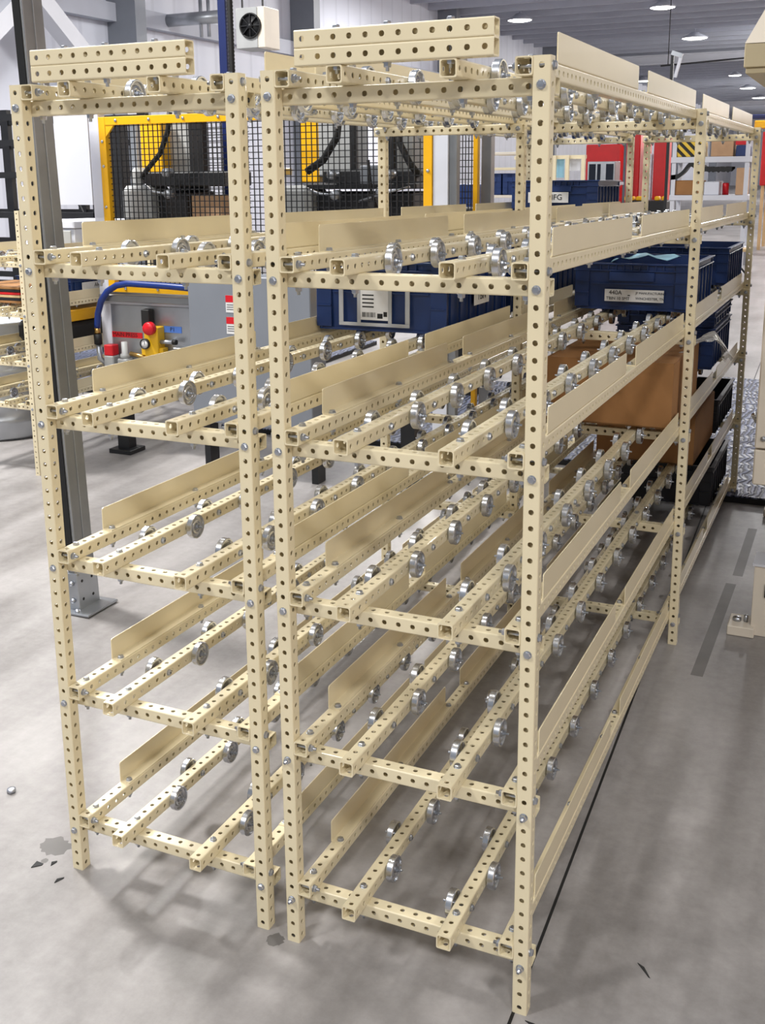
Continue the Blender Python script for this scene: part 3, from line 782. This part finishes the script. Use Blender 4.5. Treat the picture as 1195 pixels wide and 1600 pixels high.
# inside of the cell
def cb(name, x0, y0, x1, y1, dY, dep, mt, bev=.2):
    a = at(x0, y1, Y=YF+dY)-O; b = at(x1, y0, Y=YF+dY)-O
    g = G(); g.box(a[0], b[0], dY, dY+dep, a[2], b[2], M[mt], bev); return part(name, g, cell)
cb('press_column', 264, 150, 292, 300, 16, 6, 'robotgrey'); cb('press_column', 298, 150, 312, 300, 15, 2, 'blacksteel')
cb('press_column', 498, 150, 552, 275, 14, 6, 'robotgrey'); cb('press_column', 612, 150, 646, 275, 14, 6, 'robotgrey'); cb('guide_rod', 546, 150, 554, 270, 12, 1.4, 'blacksteel'); cb('guide_rod', 606, 150, 616, 270, 12, 1.4, 'blacksteel')
cb('lift_cylinder', 232, 185, 250, 280, 12, 3, 'yellow'); cb('lift_cylinder', 222, 180, 231, 275, 16, 3, 'yellow')
cb('lift_cylinder', 470, 185, 496, 285, 14, 4, 'yellow')
cb('platen', 222, 268, 350, 292, 8, 10, 'blacksteel'); cb('platen', 474, 286, 650, 296, 7, 12, 'blacksteel'); cb('platen', 505, 266, 566, 286, 9, 9, 'blacksteel'); cb('platen', 600, 266, 650, 286, 9, 9, 'blacksteel')
cb('lower_die', 235, 300, 292, 345, 9, 10, 'blacksteel'); cb('lower_die', 485, 300, 575, 350, 9, 10, 'blacksteel'); cb('lower_die', 600, 300, 645, 350, 9, 10, 'blacksteel')
cb('robot_base', 190, 290, 232, 350, 6, 8, 'robotgrey', 1); cb('robot_base', 202, 262, 216, 292, 8, 4, 'robotgrey', .8); cb('robot_base', 436, 290, 482, 350, 6, 8, 'robotgrey', 1)
cb('control_box', 562, 258, 596, 290, 8, 5, 'galv'); cb('control_box', 300, 305, 346, 345, 10, 6, 'cardlight'); cb('bracket_plate', 420, 262, 440, 275, 8, 4, 'galv')
cb('rear_frame', 168, 190, 186, 350, 26, 3, 'blacksteel'); cb('rear_frame', 205, 190, 212, 280, 26, 2, 'galv')
g = G()
for (pts, r) in ((((265, 175), (262, 205), (250, 240), (230, 265), (222, 278)), .5), (((530, 175), (526, 215), (505, 250), (480, 268)), .7), (((618, 190), (625, 225), (640, 255), (655, 275)), .6), (((612, 180), (622, 220), (645, 262)), .4), (((575, 250), (580, 300), (590, 330)), .3)):
    g = G(); g.tube([onp(x, y, YF+5) for x, y in pts], r, M['rubber'], 8); part('hydraulic_hose', g, cell)
g = G()
for (pts, r) in ((((225, 288), (240, 300), (262, 303)), .25), (((480, 295), (500, 303), (530, 305)), .25), (((560, 315), (600, 302), (640, 292)), .2)):
    g = G(); g.tube([onp(x, y, YF+5) for x, y in pts], r, M['galv'], 8); part('air_line', g, cell)
for (x, y) in ((262, 270), (520, 273), (610, 273), (265, 303), (525, 305), (596, 300)):
    c2 = onp(x, y, YF+6); g = G(); g.lathe([(.9, -1), (.9, .8), (.5, 1.2), (0, 1.2)], M['galv'], 12, M4=Matrix.Translation(c2) @ Matrix.Rotation(PI/2, 4, 'X')); part('fitting', g, cell)
# second yellow guard to the right
c0 = at(700, 260, Y=118); c1 = at(746, 260, Y=118)
g2 = thing('guard_panel', 'narrow yellow framed mesh guard panel right of the white posts', 'guard panel', (c0[0], 118, 0))
ww = c1[0]-c0[0]
for xx in (0, ww-.8):
    g = G(); g.box(xx, xx+.8, 0, 1.2, 5, 66, M['yellow'], .05); part('frame_post', g, g2)
for z0 in (64.5, 30): g = G(); g.box(.8, ww-.8, 0, 1.2, z0, z0+1.3, M['yellow'], .05); part('frame_rail', g, g2)
g = G(); x = 1.3
while x < ww-.8: g.box(x-.07, x+.07, .5, .65, 31, 65, M['blacksteel']); x += .55
z = 31.5
while z < 65: g.box(.8, ww-.8, .65, .8, z-.06, z+.06, M['blacksteel']); z += 1.05
part('wire_mesh', g, g2)
a = at(752, 260, Y=119); g = G(); g.box(a[0], a[0]+1.7, 119, 121, 0.02, 68, M['alu'], .05); solo('aluminium_post', g, 'bright aluminium post standing just right of the narrow yellow guard', 'post')
# blue pole and conduit
a = at(351, 60, Y=131)
t = thing('service_pole', 'dark blue vertical pole with a ribbed black hose strapped beside it', 'pole', (a[0], 131, 0))
g = G(); g.box(-.9, .9, -.9, .9, .02, 190, M['bluepole'], .1); part('pole', g, t)
g = G(); zs = 36.6
pts = []; rr = []
while zs < 110: pts += [(1.6, -.2, zs), (1.6, -.2, zs+.35)]; rr += [.62, .5]; zs += .7
g.tube(pts, rr, M['rubber'], 10); part('ribbed_hose', g, t)
g = G(); g.box(-1.1, 2.3, -1.1, 1.0, 68.6, 69, M['rubber']); part('strap', g, t)
# wall heater with fan
a = at(385, 45, Y=330); hs = 330
t = thing('unit_heater', 'white suspended unit heater with a round black fan, high up by the blue pole', 'heater', (a[0], 330, a[2]))
g = G(); g.box(-5, 5, 0, 12, -7.5, 8, M['robotgrey'], .3); g.box(5.05, 8.4, 0, 12, -7.5, 8, M['offwhite'], .3); part('casing', g, t)
g = G(); g.lathe([(4.6, 0), (4.9, .6), (4.6, 1.2), (4.2, .6), (4.2, 0)], M['rubber'], 28, M4=Matrix.Translation((2, 0, 1)) @ Matrix.Rotation(PI/2, 4, 'X'))
for k in range(8): g.bar((2, -.6, 1), (2+4.6*math.cos(k*PI/4), -.6, 1+4.6*math.sin(k*PI/4)), 1.2 if k % 2 else .4, .3, M['blacksteel'])
g.lathe([(0, 1.4), (1.2, 1.2), (1.2, 0)], M['blacksteel'], 16, M4=Matrix.Translation((2, 0, 1)) @ Matrix.Rotation(PI/2, 4, 'X')); g.lathe([(4.4, .0), (4.4, .05)], M['blacksteel'], 28, M4=Matrix.Translation((2, 0, 1)) @ Matrix.Rotation(PI/2, 4, 'X'))
part('fan', g, t)
g = G(); g.box(-5, -4.4, 5, 5.6, 8, 199.9-a[2], M['blacksteel']); g.box(4.4, 5, 5, 5.6, 8, 199.9-a[2], M['blacksteel']); part('hanger_rods', g, t)
# horizontal round duct left of the pole
a = at(292, 30, X=-331.9); yp = a[1]; b = at(352, 28, Y=yp)
g = G(); g.tube([(-350, yp, a[2]), (b[0], yp, a[2])], 3.4, M['galv'], 14); g.tube([(a[0]+9, yp, a[2]-10), (a[0]+9, yp, a[2]+10)], 1, M['galv'], 8); g.tube([(a[0]+14, yp, a[2]-10), (a[0]+14, yp, a[2]+10)], 1, M['galv'], 8)
solo('pipe_fitting', g, 'grey horizontal pipe stub with two clamps on the wall left of the blue pole', 'pipe')
# white hanging sheet left of the guard
a = at(93, 320, Y=104); b = at(150, 185, Y=104)
g = G(); g.box(a[0], b[0]-2, 104, 104.3, a[2], 70, M['white']); solo('white_banner', g, 'large blank white sheet hanging between the grey column and the yellow guard', 'banner')

# black pallet racking at the far left
t = thing('pallet_rack', 'black steel shelving against the wall behind the left rack', 'shelving', (-246, 200, 0))
g = G()
for xx in (0, 27, 60, 61.5):
    pass
for i, xx in enumerate((0, 30, 55)):
    g = G(); g.box(xx, xx+3, 0, 2.2, 0, 75, M['blacksteel']); g.box(xx, xx+3, 24, 26, 0, 75, M['blacksteel']); part('upright', g, t)
for z in (22, 33.5, 43, 55, 64.5, 72):
    g = G(); g.box(-30, 58, 0, 1.6, z-1.8, z, M['blacksteel']); g.box(-30, 58, 24.4, 26, z-1.8, z, M['blacksteel']); part('shelf_beam', g, t)
g = G(); g.bar((36, 2.6, 43), (42, 2.6, 55), .6, .6, M['blacksteel']); g.bar((49, 2.6, 43), (43, 2.6, 55), .6, .6, M['blacksteel']); part('brace', g, t)

# load of the distant rack: cartons on top, sheets and bins on the shelves
def zB(h, Y): return 47.5-h-(Y-89)/61.2+1.0
def lbox(name, label, cat, b, mt, group=None, bev=.1, tilt=TILT):
    g = G(); g.box(0, b[1]-b[0], 0, b[3]-b[2], 0, b[5], M[mt], bev)
    return solo(name, g, label, cat, (b[0], b[2], b[4]), (-tilt, 0, 0), group)
z0 = zB(8, 106)+.05
lbox('carton', 'white carton under the flat one beside the grey column', 'box', (-133.2, -120.4, 106, 126, z0, 3.7), 'white', 'cartons on the distant rack')
lbox('carton', 'white flat carton on top of the pile beside the yellow guard', 'box', (-133.4, -120.0, 105.6, 126, z0+3.8, 1.3), 'white', 'cartons on the distant rack')
lbox('carton', 'grey folded flap of cardboard leaning on the white cartons', 'box', (-123.4, -120.6, 105.0, 105.3, z0+.1, 3.3), 'robotgrey', 'cartons on the distant rack')
zb_ = zB(17, 90)+.05
for k in range(6):
    c_ = ('card', 'darktote', 'wood', 'red', 'rubber', 'card')[k]
    lbox('panel_sheet', 'thin sheet piled on the distant rack, %s from the bottom' % ('first', 'second', 'third', 'fourth', 'fifth', 'sixth')[k], 'sheet', (-133.6, -120.6, 90, 102.6, zb_+k*.5, .42), c_, 'sheets piled on the distant rack', .03)
t = tote('blue tote with a white ARJ label on the distant rack behind the column', -133.6, 104, zB(17, 104)+.05, w=13, l=18, h=3.6, cat='storage bin')
g = G(); g.box(13.21, 13.26, 3, 12, 1.0, 2.4, M['label']); lb = part('side_label', g, t)
text('lettering', 'ARJ', 1.1, M['ink'], lb, (13.28, 7.5, 1.7), (PI/2, 0, PI/2))
z1_ = zB(26, 102)+.05
lbox('black_bundle', 'dark bundle of black sheets on the distant rack left of the blue hose', 'bundle', (-133.4, -120.8, 102, 124, z1_, 4.0), 'rubber', bev=.9)
lbox('yellow_crate', 'yellow crate on the black bundle, seen between the column and the blue hose', 'storage bin', (-133, -121, 103, 122, z1_+4.05, 2.2), 'yellow')
def pbox(name, label, cat, x0, y0, x1, y1, Y, dep, mt, bev=.1, group=None, zb=None):
    a = at(x0, y1, Y=Y); b = at(x1, y0, Y=Y); g = G(); g.box(a[0], b[0], Y, Y+dep, a[2] if zb is None else zb, b[2], M[mt], bev)
    return solo(name, g, label, cat, group=group)
# metal drum
t = thing('metal_drum', 'ribbed galvanised metal drum on the floor at the left edge', 'drum', (-151.6, 116, 0))
R_ = 13.5
prof = [(R_*.96, 0.02), (R_, .6), (R_, 3.5), (R_*1.03, 4), (R_, 4.5), (R_, 8), (R_*1.03, 8.5), (R_, 9), (R_*.99, 14), (R_*1.02, 14.6), (R_*.99, 15.2), (R_*.98, 24), (R_*1.02, 24.4), (R_*.98, 24.8), (R_*.9, 24.8), (R_*.9, 1), (0, 1)]
g = G(); g.lathe(prof, M['galv'], 48); part('shell', g, t)

# mats
def mat_obj(label, x0, x1, y0, y1):
    g = G(); g.box(x0, x1, y0, y1, 1.0, 1.25, M['mat']); g.box(x0, x1, y0, y1, .02, 1.0, M['rubber'])
    return solo('floor_mat', g, label, 'mat')
mat_obj('blue grey ribbed anti-fatigue mat on the floor at the right behind the rack', -16, 40, 120, 226)
mat_obj('blue grey ribbed mat on the floor behind the left rack, beside the grey cabinet', -106, -24, 132, 200)
mat_obj('blue grey ribbed mat on the floor left of the press panel', -215, -122, 154, 250)

# ------------------------------------------------------------------ machine at the right edge
t = thing('beige_machine', 'beige machine cabinet on a raised leg at the right edge of the photo', 'machine', (7.1, 66, 0))
g = G(); g.box(0, 60, 0, 60, 23, 62, M['offwhite'], .15); g.box(0, 60, .05, 60, 18.7, 22.8, M['offwhite'], .15); part('cabinet', g, t)
g = G(); g.lathe([(.3, 0), (.3, .2), (0, .35)], M['bolt'], 12, M4=Matrix.Translation((.9, 0, 24.2)) @ Matrix.Rotation(PI/2, 4, 'X')); part('screw', g, t)
g = G(); g.box(.9, 4, 1, 5, .02, 8.9, M['offwhite'], .05); g.box(-1.6, 1.4, .0, 4, .02, 1.2, M['offwhite'], .08); g.box(.7, 4.2, .8, 5.2, 8.7, 9, M['whitesteel'])
g.lathe([(.5, 0), (.5, .4), (0, .5)], M['bolt'], 8, M4=Matrix.Translation((-.7, 2, 1.2))); g.lathe([(.25, 0), (.25, .8), (0, .85)], M['bolt'], 8, M4=Matrix.Translation((.3, 2, 1.2)))
g.box(2.2, 3, .8, 1.0, 5, 6.6, M['rubber'])
part('leg', g, t)
g = G(); g.box(.9, 4, 48, 52, .02, 18.7, M['offwhite'], .05); g.box(-1.5, 1.2, 48, 51, .02, 1.2, M['offwhite'], .08); part('leg', g, t)
for (x_, y_) in ((50, 1), (50, 48)):
    g = G(); g.box(x_, x_+4, y_, y_+4, .02, 18.7, M['offwhite'], .05); part('leg', g, t)
g = G()
for k in range(3): g.lathe([(.35, 0), (.4, .5), (.2, .9), (0, 1)], M['zinc'], 10, M4=Matrix.Translation((-.1, 6+k*2.2, 25.5-k*.8)) @ Matrix.Rotation(-PI/2, 4, 'Y'))
part('latch', g, t)
# hood
g = G(); x0 = -3.8
g.box(x0, 40, 0, 40, 64.3, 66.7, M['tanband'], .08); g.box(x0+.2, 40, .3, 40, 63.7, 64.3, M['tanband'], .05)
V = [(x0, 0, 66.75), (40, 0, 66.75), (40, 40, 66.75), (x0, 40, 66.75), (x0+4.5, 3, 76), (40, 3, 76), (40, 40, 76), (x0+4.5, 40, 76)]
g.add(V, [[3, 2, 1, 0], [4, 5, 6, 7], [0, 1, 5, 4], [1, 2, 6, 5], [2, 3, 7, 6], [3, 0, 4, 7]], M['offwhite'])
part('hood', g, t)
g = G(); g.box(8, 12, 5, 9, 62, 64, M['greysteel']); g.box(30, 34, 5, 9, 62, 64, M['greysteel']); part('hood_support', g, t)
g = G(); g.box(-.4, .1, 3.2, 3.8, 67.5, 72, M['blacksteel'], M4=None); part('antenna', g, t)

# ------------------------------------------------------------------ far background at the right
YS = 560
def S(x, y): return at(x, y, Y=YS)
a = S(1042, 405); b = S(1176, 170)
t = thing('white_shelving', 'white open shelving unit holding boxes far behind the right rack', 'shelving', (a[0], YS, 0))
wS = b[0]-a[0]
for xx in (0, wS-2.2):
    for yy in (0, 22):
        g = G(); g.box(xx, xx+2.2, yy, yy+2, 0.02, S(1045, 215)[2] if xx == 0 else S(1175, 215)[2], M['whitesteel']); part('upright', g, t)
for (y0, y1) in ((245, 254), (305, 313), (387, 393)):
    z1 = S(1100, y0)[2]; z0 = S(1100, y1)[2]
    g = G(); g.box(-.5, wS+.5, -.5, 24.5, z0, z1, M['whitesteel'], .1); part('shelf', g, t)
def far(name, label, cat, x0, y0, x1, y1, dep, mt, Y=YS+1, bev=.3, group=None):
    return pbox(name, label, cat, x0, y0, x1, y1, Y, dep, mt, bev, group, zb=S(1100, 245 if y1 < 260 else 305)[2]+.03)
far('striped_carton', 'black and yellow hazard striped box on top of the white shelving', 'box', 1054, 221, 1100, 245, 16, 'hazard')
far('cardboard_box', 'plain brown box on top of the white shelving, right of the striped one', 'box', 1110, 217, 1147, 245, 16, 'cardlight')
far('blue_bin', 'dark blue bin on top of the white shelving at its right end', 'storage bin', 1149, 227, 1170, 245, 16, 'tote')
far('cardboard_box', 'low brown box under the black sheet on the white shelving', 'box', 1052, 282, 1096, 305, 18, 'card')
far('white_carton', 'white carton on the middle white shelf, right of the low brown box', 'box', 1099, 284, 1124, 305, 18, 'white')
far('cardboard_box', 'upright brown box with a white label on the middle white shelf', 'box', 1148, 262, 1168, 305, 14, 'cardlight')
zs_ = S(1100, 305)[2]
g = G(); c_ = S(1131, 290); g.lathe([(1.7, 0), (1.7, 6), (1.4, 6.4), (0, 6.4)], M['redplastic'], 16); solo('red_can', g, 'small red can on the middle white shelf', 'can', (c_[0], YS+8, zs_+.05))
g = G(); V = []; n1 = 34
for i in range(n1):
    u = i/(n1-1)
    zt_ = 7.0*math.exp(-((u-.33)/.13)**2) + (.9*abs(math.sin(u*40)) + 3.4 if u > .5 else 0)
    V.append((u*32-1, zt_))
for i in range(n1-1):
    (x0_, z0_), (x1_, z1_) = V[i], V[i+1]
    P8 = [(x0_, 0, z0_-2.6), (x1_, 0, z1_-2.6), (x1_, 0, z1_), (x0_, 0, z0_), (x0_, 16, z0_-1.0), (x1_, 16, z1_-1.0), (x1_, 16, z1_), (x0_, 16, z0_)]
    g.add(P8, [[0, 1, 2, 3], [3, 2, 6, 7], [5, 4, 7, 6], [1, 0, 4, 5]], M['rubber'])
c_ = S(1050, 281); solo('black_sheet', g, 'black wavy rubber sheet draped over the low brown box on the white shelving', 'sheet', (c_[0], YS, c_[2]+2.6))
# red machines
def pb2(name, label, cat, x0, y0, x1, y1, Y, dep, mt, zb=.02, **k): return pbox(name, label, cat, x0, y0, x1, y1, Y, dep, mt, .5, zb=zb, **k)
pb2('red_machine', 'bright red machine housing between the two far rack posts', 'machine', 976, 150, 1004, 292, 640, 40, 'red')
pb2('red_curtain', 'red panel seen above the grey window frame far behind the rack', 'panel', 915, 225, 970, 250, 620, 10, 'red')
pb2('red_cabinet', 'tall narrow red cabinet left of the white shelving', 'cabinet', 1018, 215, 1042, 307, 632, 20, 'red')
pb2('white_upright_panel', 'tall narrow white panel left of the tall red cabinet', 'panel', 1012, 240, 1019, 307, 632, 4, 'white')
a = at(1186, 290, Y=700); b = at(1230, 205, Y=700)
t = thing('red_machine', 'red machine side at the right edge under the yellow girder', 'machine', (a[0], 700, 0))
g = G(); g.box(0, b[0]-a[0], 0, 40, a[2], b[2], M['red'], .5); part('housing', g, t)
for (x_, y_) in ((1, 1), (b[0]-a[0]-3, 1), (1, 37), (b[0]-a[0]-3, 37)):
    g = G(); g.box(x_, x_+2, y_, y_+2, .02, a[2], M['wood']); part('leg', g, t)
pbox('red_box', 'small red box standing on the dark blue bin on the white shelving', 'box', 1149, 217, 1170, 227, YS+2, 8, 'redplastic', zb=S(1160, 227)[2]+.3)
pb2('black_bench', 'low black bench with a yellow top strip behind the far rack posts', 'bench', 975, 314, 1042, 345, 600, 24, 'rubber')
for k, (x0, x1) in enumerate(((975, 990), (993, 1008), (1022, 1030), (1033, 1040))):
    pb2('yellow_block', 'yellow block on the black bench, %s from the left' % ('first', 'second', 'third', 'fourth')[k], 'block', x0, 307, x1, 314, 604, 6, 'yellow', zb=at(1000, 314, Y=600)[2]+.05, group='yellow blocks on the black bench')
pb2('crane_beam', 'blue overhead crane girder at the right edge above the yellow one', 'beam', 1172, 172, 1400, 186, 720, 10, 'bluepole', zb=at(1172, 186, Y=720)[2])
pb2('crane_beam', 'yellow overhead crane girder at the right edge', 'beam', 1178, 182, 1400, 201, 700, 10, 'yellow', zb=at(1178, 201, Y=700)[2])
# grey window frame machine
t = thing('grey_window_unit', 'grey framed cabinet with dark windows far behind the front corner post', 'cabinet', (at(917, 285, Y=540)[0], 540, 0))
a = at(917, 285, Y=540); b = at(961, 252, Y=540); W_ = b[0]-a[0]
g = G(); g.box(0, W_, 0, 14, a[2], b[2], M['galv'], .2); part('frame', g, t)
for (u0, u1) in ((.06, .3), (.36, .48), (.68, .95)):
    g = G(); g.box(W_*u0, W_*u1, -.3, 0, a[2]+(b[2]-a[2])*.1, a[2]+(b[2]-a[2])*.88, M['screen']); part('window', g, t)
g = G(); g.box(-2, W_+2, -1, 15, a[2]-1.6, a[2], M['whitesteel']); g.box(2, 4, 2, 4, 0.02, a[2]-1.6, M['whitesteel']); g.box(W_-4, W_-2, 2, 4, 0.02, a[2]-1.6, M['whitesteel']); part('table', g, t)
# beige frame rack far
t = thing('cream_frame_rack', 'small distant cream frame rack with white sheets hanging in it', 'rack', (at(850, 300, Y=420)[0], 420, 0))
a = at(862, 285, Y=420); b = at(914, 242, Y=420); W_ = b[0]-a[0]; ox = at(850, 300, Y=420)[0]
for xx in (a[0]-ox, a[0]-ox+W_*.4, b[0]-ox-1.6):
    g = G(); g.box(xx, xx+1.6, 0, 1.6, 0.02, b[2], M['paint']); part('upright', g, t)
for z in (b[2]-1.6, a[2]-1.5, 14):
    g = G(); g.box(a[0]-ox-18, b[0]-ox, 1.6, 3.2, z, z+1.6, M['paint']); part('shelf', g, t)
g = G(); g.box(a[0]-ox+W_*.47, a[0]-ox+W_*.8, 4, 4.4, a[2]+5, b[2]-1.6, M['white']); part('hanging_sheet', g, t)
g = G(); g.box(a[0]-ox-1, a[0]-ox+W_*.3, 4, 4.4, a[2]+2, b[2]-1.6, M['lightblue']); part('hanging_sheet', g, t)
# shelf seen between the guard and the mid post
t = thing('far_supply_rack', 'distant white rack with blue totes seen between the yellow guard and the middle post', 'rack', (at(756, 330, Y=300)[0], 300, 0))
a = at(756, 330, Y=300); b = at(800, 228, Y=300); ox = a[0]; W_ = b[0]-a[0]+4
for z in (238, 262, 305, 322):
    zz = at(775, z, Y=300)[2]; g = G(); g.box(0, W_, 0, 20, zz-.9, zz, M['offwhite' if z != 262 else 'paint'], .1); part('shelf', g, t)
for xx in (0, W_-1.2): g = G(); g.box(xx, xx+1.2, 0, 1.2, 0.02, b[2]+2, M['whitesteel']); part('upright', g, t)
zz = at(775, 305, Y=300)[2]
for k in range(2):
    tt = tote('small blue tote on the distant white rack, %s one' % ('left', 'right')[k], ox+.8+k*5.6, 301, zz+.02, w=4.8, l=14, h=7.2, tilt=0, group='blue totes on the distant white rack')
pb2('blue_locker', 'dark blue locker behind the narrow yellow guard mesh', 'locker', 704, 288, 742, 325, 200, 12, 'tote')
pb2('black_machine', 'black machine block low behind the narrow yellow guard mesh', 'machine', 700, 326, 746, 360, 180, 12, 'rubber')
# trestle table with black tripod under it
a = at(1098, 388, Y=500); b = at(1172, 384, Y=500)
t = thing('work_table', 'pale narrow table on black splayed tripod legs beyond the second shelf', 'table', (a[0], 500, 0))
W_ = b[0]-a[0]; zz = a[2]
g = G(); g.box(0, W_, 0, 12, zz-1.4, zz, M['wood'], .1); part('tabletop', g, t)
for k, (dx, dy) in enumerate(((-9, 0), (9, 0), (0, 8))):
    g = G(); g.bar((W_*.5, 5, zz-1.5), (W_*.5+dx*1.2, 5+dy, .5), .9, .9, M['blacksteel']); part('leg', g, t)
g = G(); g.tube([(W_*.5, 5, zz-1.5), (W_*.5, 5, 4)], 1.4, M['blacksteel'], 10); part('centre_post', g, t)
# far thin black line below roof and floodlight arm
a = at(1032, 103, Y=900); b = at(1164, 95, Y=900)
g = G(); g.tube([(a[0], 900, a[2]), (b[0]+40, 900, b[2]+4)], .7, M['blacksteel'], 8); g.tube([(a[0]+6, 900, a[2]), (a[0]+6, 900, 199)], .4, M['blacksteel'], 6); g.tube([(b[0]+30, 900, b[2]+3), (b[0]+30, 900, 199)], .4, M['blacksteel'], 6); solo('black_conduit', g, 'thin black conduit crossing under the roof at the right', 'pipe')
a = at(1051, 82, Y=420); 
t = thing('camera_mast', 'grey jointed arm on a thin mast sticking up behind the cream guides', 'arm', (a[0], 420, 0))
g = G(); g.box(-.6, .6, -.6, .6, 0.02, a[2], M['blacksteel']); part('mast', g, t)
g = G(); g.bar((-.4, 0, a[2]), (4, 0, a[2]-1.6), 1.4, 1.8, M['galv']); g.bar((3.4, 0, a[2]-2), (1.4, 0, a[2]-10), 1.2, 1.2, M['whitesteel']); part('arm', g, t)

# ------------------------------------------------------------------ debris on the floor
g = G(); g.lathe([(.4, 0), (.4, .35), (.2, .35)], M['bolt'], 6); a = at(18, 1238, Z=0); solo('loose_nut', g, 'single loose hex nut lying on the floor at the left edge', 'nut', (a[0], a[1], .02))
for k, (x, y, w, l, r, lb_) in enumerate(((50, 1352, .35, .8, .5, 'dark curled scrap on the floor left of the left front post'), (78, 1352, .15, .6, 1.2, 'small dark sliver on the floor beside the curled scrap'), (84, 1379, .12, .8, 1.1, 'thin dark sliver lying lower left of the left post foot'), (998, 1505, .1, 1.4, -.9, 'thin dark sliver on the floor right of the front corner post'), (822, 1594, .12, 1.6, -.5, 'dark splinter by the foot of the front corner post'))):
    a = at(x, y, Z=0); g = G(); g.add([(0, -w, 0), (l, -w*.3, 0), (l*1.1, w*.2, .03), (l*.4, w, .05), (0, -w, .06), (l, -w*.3, .05), (l*1.1, w*.2, .06), (l*.4, w, .12)], [[3, 2, 1, 0], [4, 5, 6, 7], [0, 1, 5, 4], [1, 2, 6, 5], [2, 3, 7, 6], [3, 0, 4, 7]], M['rubber'])
    solo('floor_scrap', g, lb_, 'debris', (a[0], a[1], .015), (0, 0, r))
a = at(1128, 958, Z=0)
g = G(); b0 = at(1155, 880, Z=0); c0 = at(1175, 800, Z=0)

# ------------------------------------------------------------------ light
def area(name, loc, size, power, rot=(0, 0, 0), col=(1, .98, .95), sy=None):
    ld = bpy.data.lights.new(name, 'AREA'); ld.energy = power; ld.size = size*U; ld.color = col
    if sy: ld.shape = 'RECTANGLE'; ld.size_y = sy*U
    o = bpy.data.objects.new(name, ld); COL.objects.link(o); o.location = Vector(loc)*U; o.rotation_euler = rot
    return o
for i, (x, y, p) in enumerate(((-170, 60, 520), (-70, 20, 60), (-230, 240, 300), (-110, -120, 230), (190, -130, 230), (60, -150, 200), (-180, 420, 260), (-60, 330, 120), (-250, 700, 400), (-20, 760, 300))):  # ceiling rows; the right front pair is unseen fill added for wall and floor
    area('high_bay_and_fill_light', (x, y, 184), 24, p)
for (x, y, z, p) in ((60, 640, 176, 700), (30, 1150, 176, 1300), (30, 1800, 176, 2200), (60, 2500, 176, 3000)):  # point fills out of view, added to brighten the roof deck and far hall
    ld = bpy.data.lights.new('hall_fill', 'POINT'); ld.energy = p; ld.shadow_soft_size = 26*U; ld.color = (1, .98, .95)
    o = bpy.data.objects.new('hall_fill', ld); COL.objects.link(o); o.location = Vector((x, y, z))*U
w = bpy.data.worlds.new('world'); SC.world = w; w.use_nodes = True
w.node_tree.nodes['Background'].inputs[0].default_value = (.80, .86, .95, 1)
w.node_tree.nodes['Background'].inputs[1].default_value = .38
SC.view_settings.view_transform = 'Standard'; SC.view_settings.look = 'None'
SC.view_settings.exposure = 0.04; SC.view_settings.gamma = 1
SC.view_settings.use_curve_mapping = False
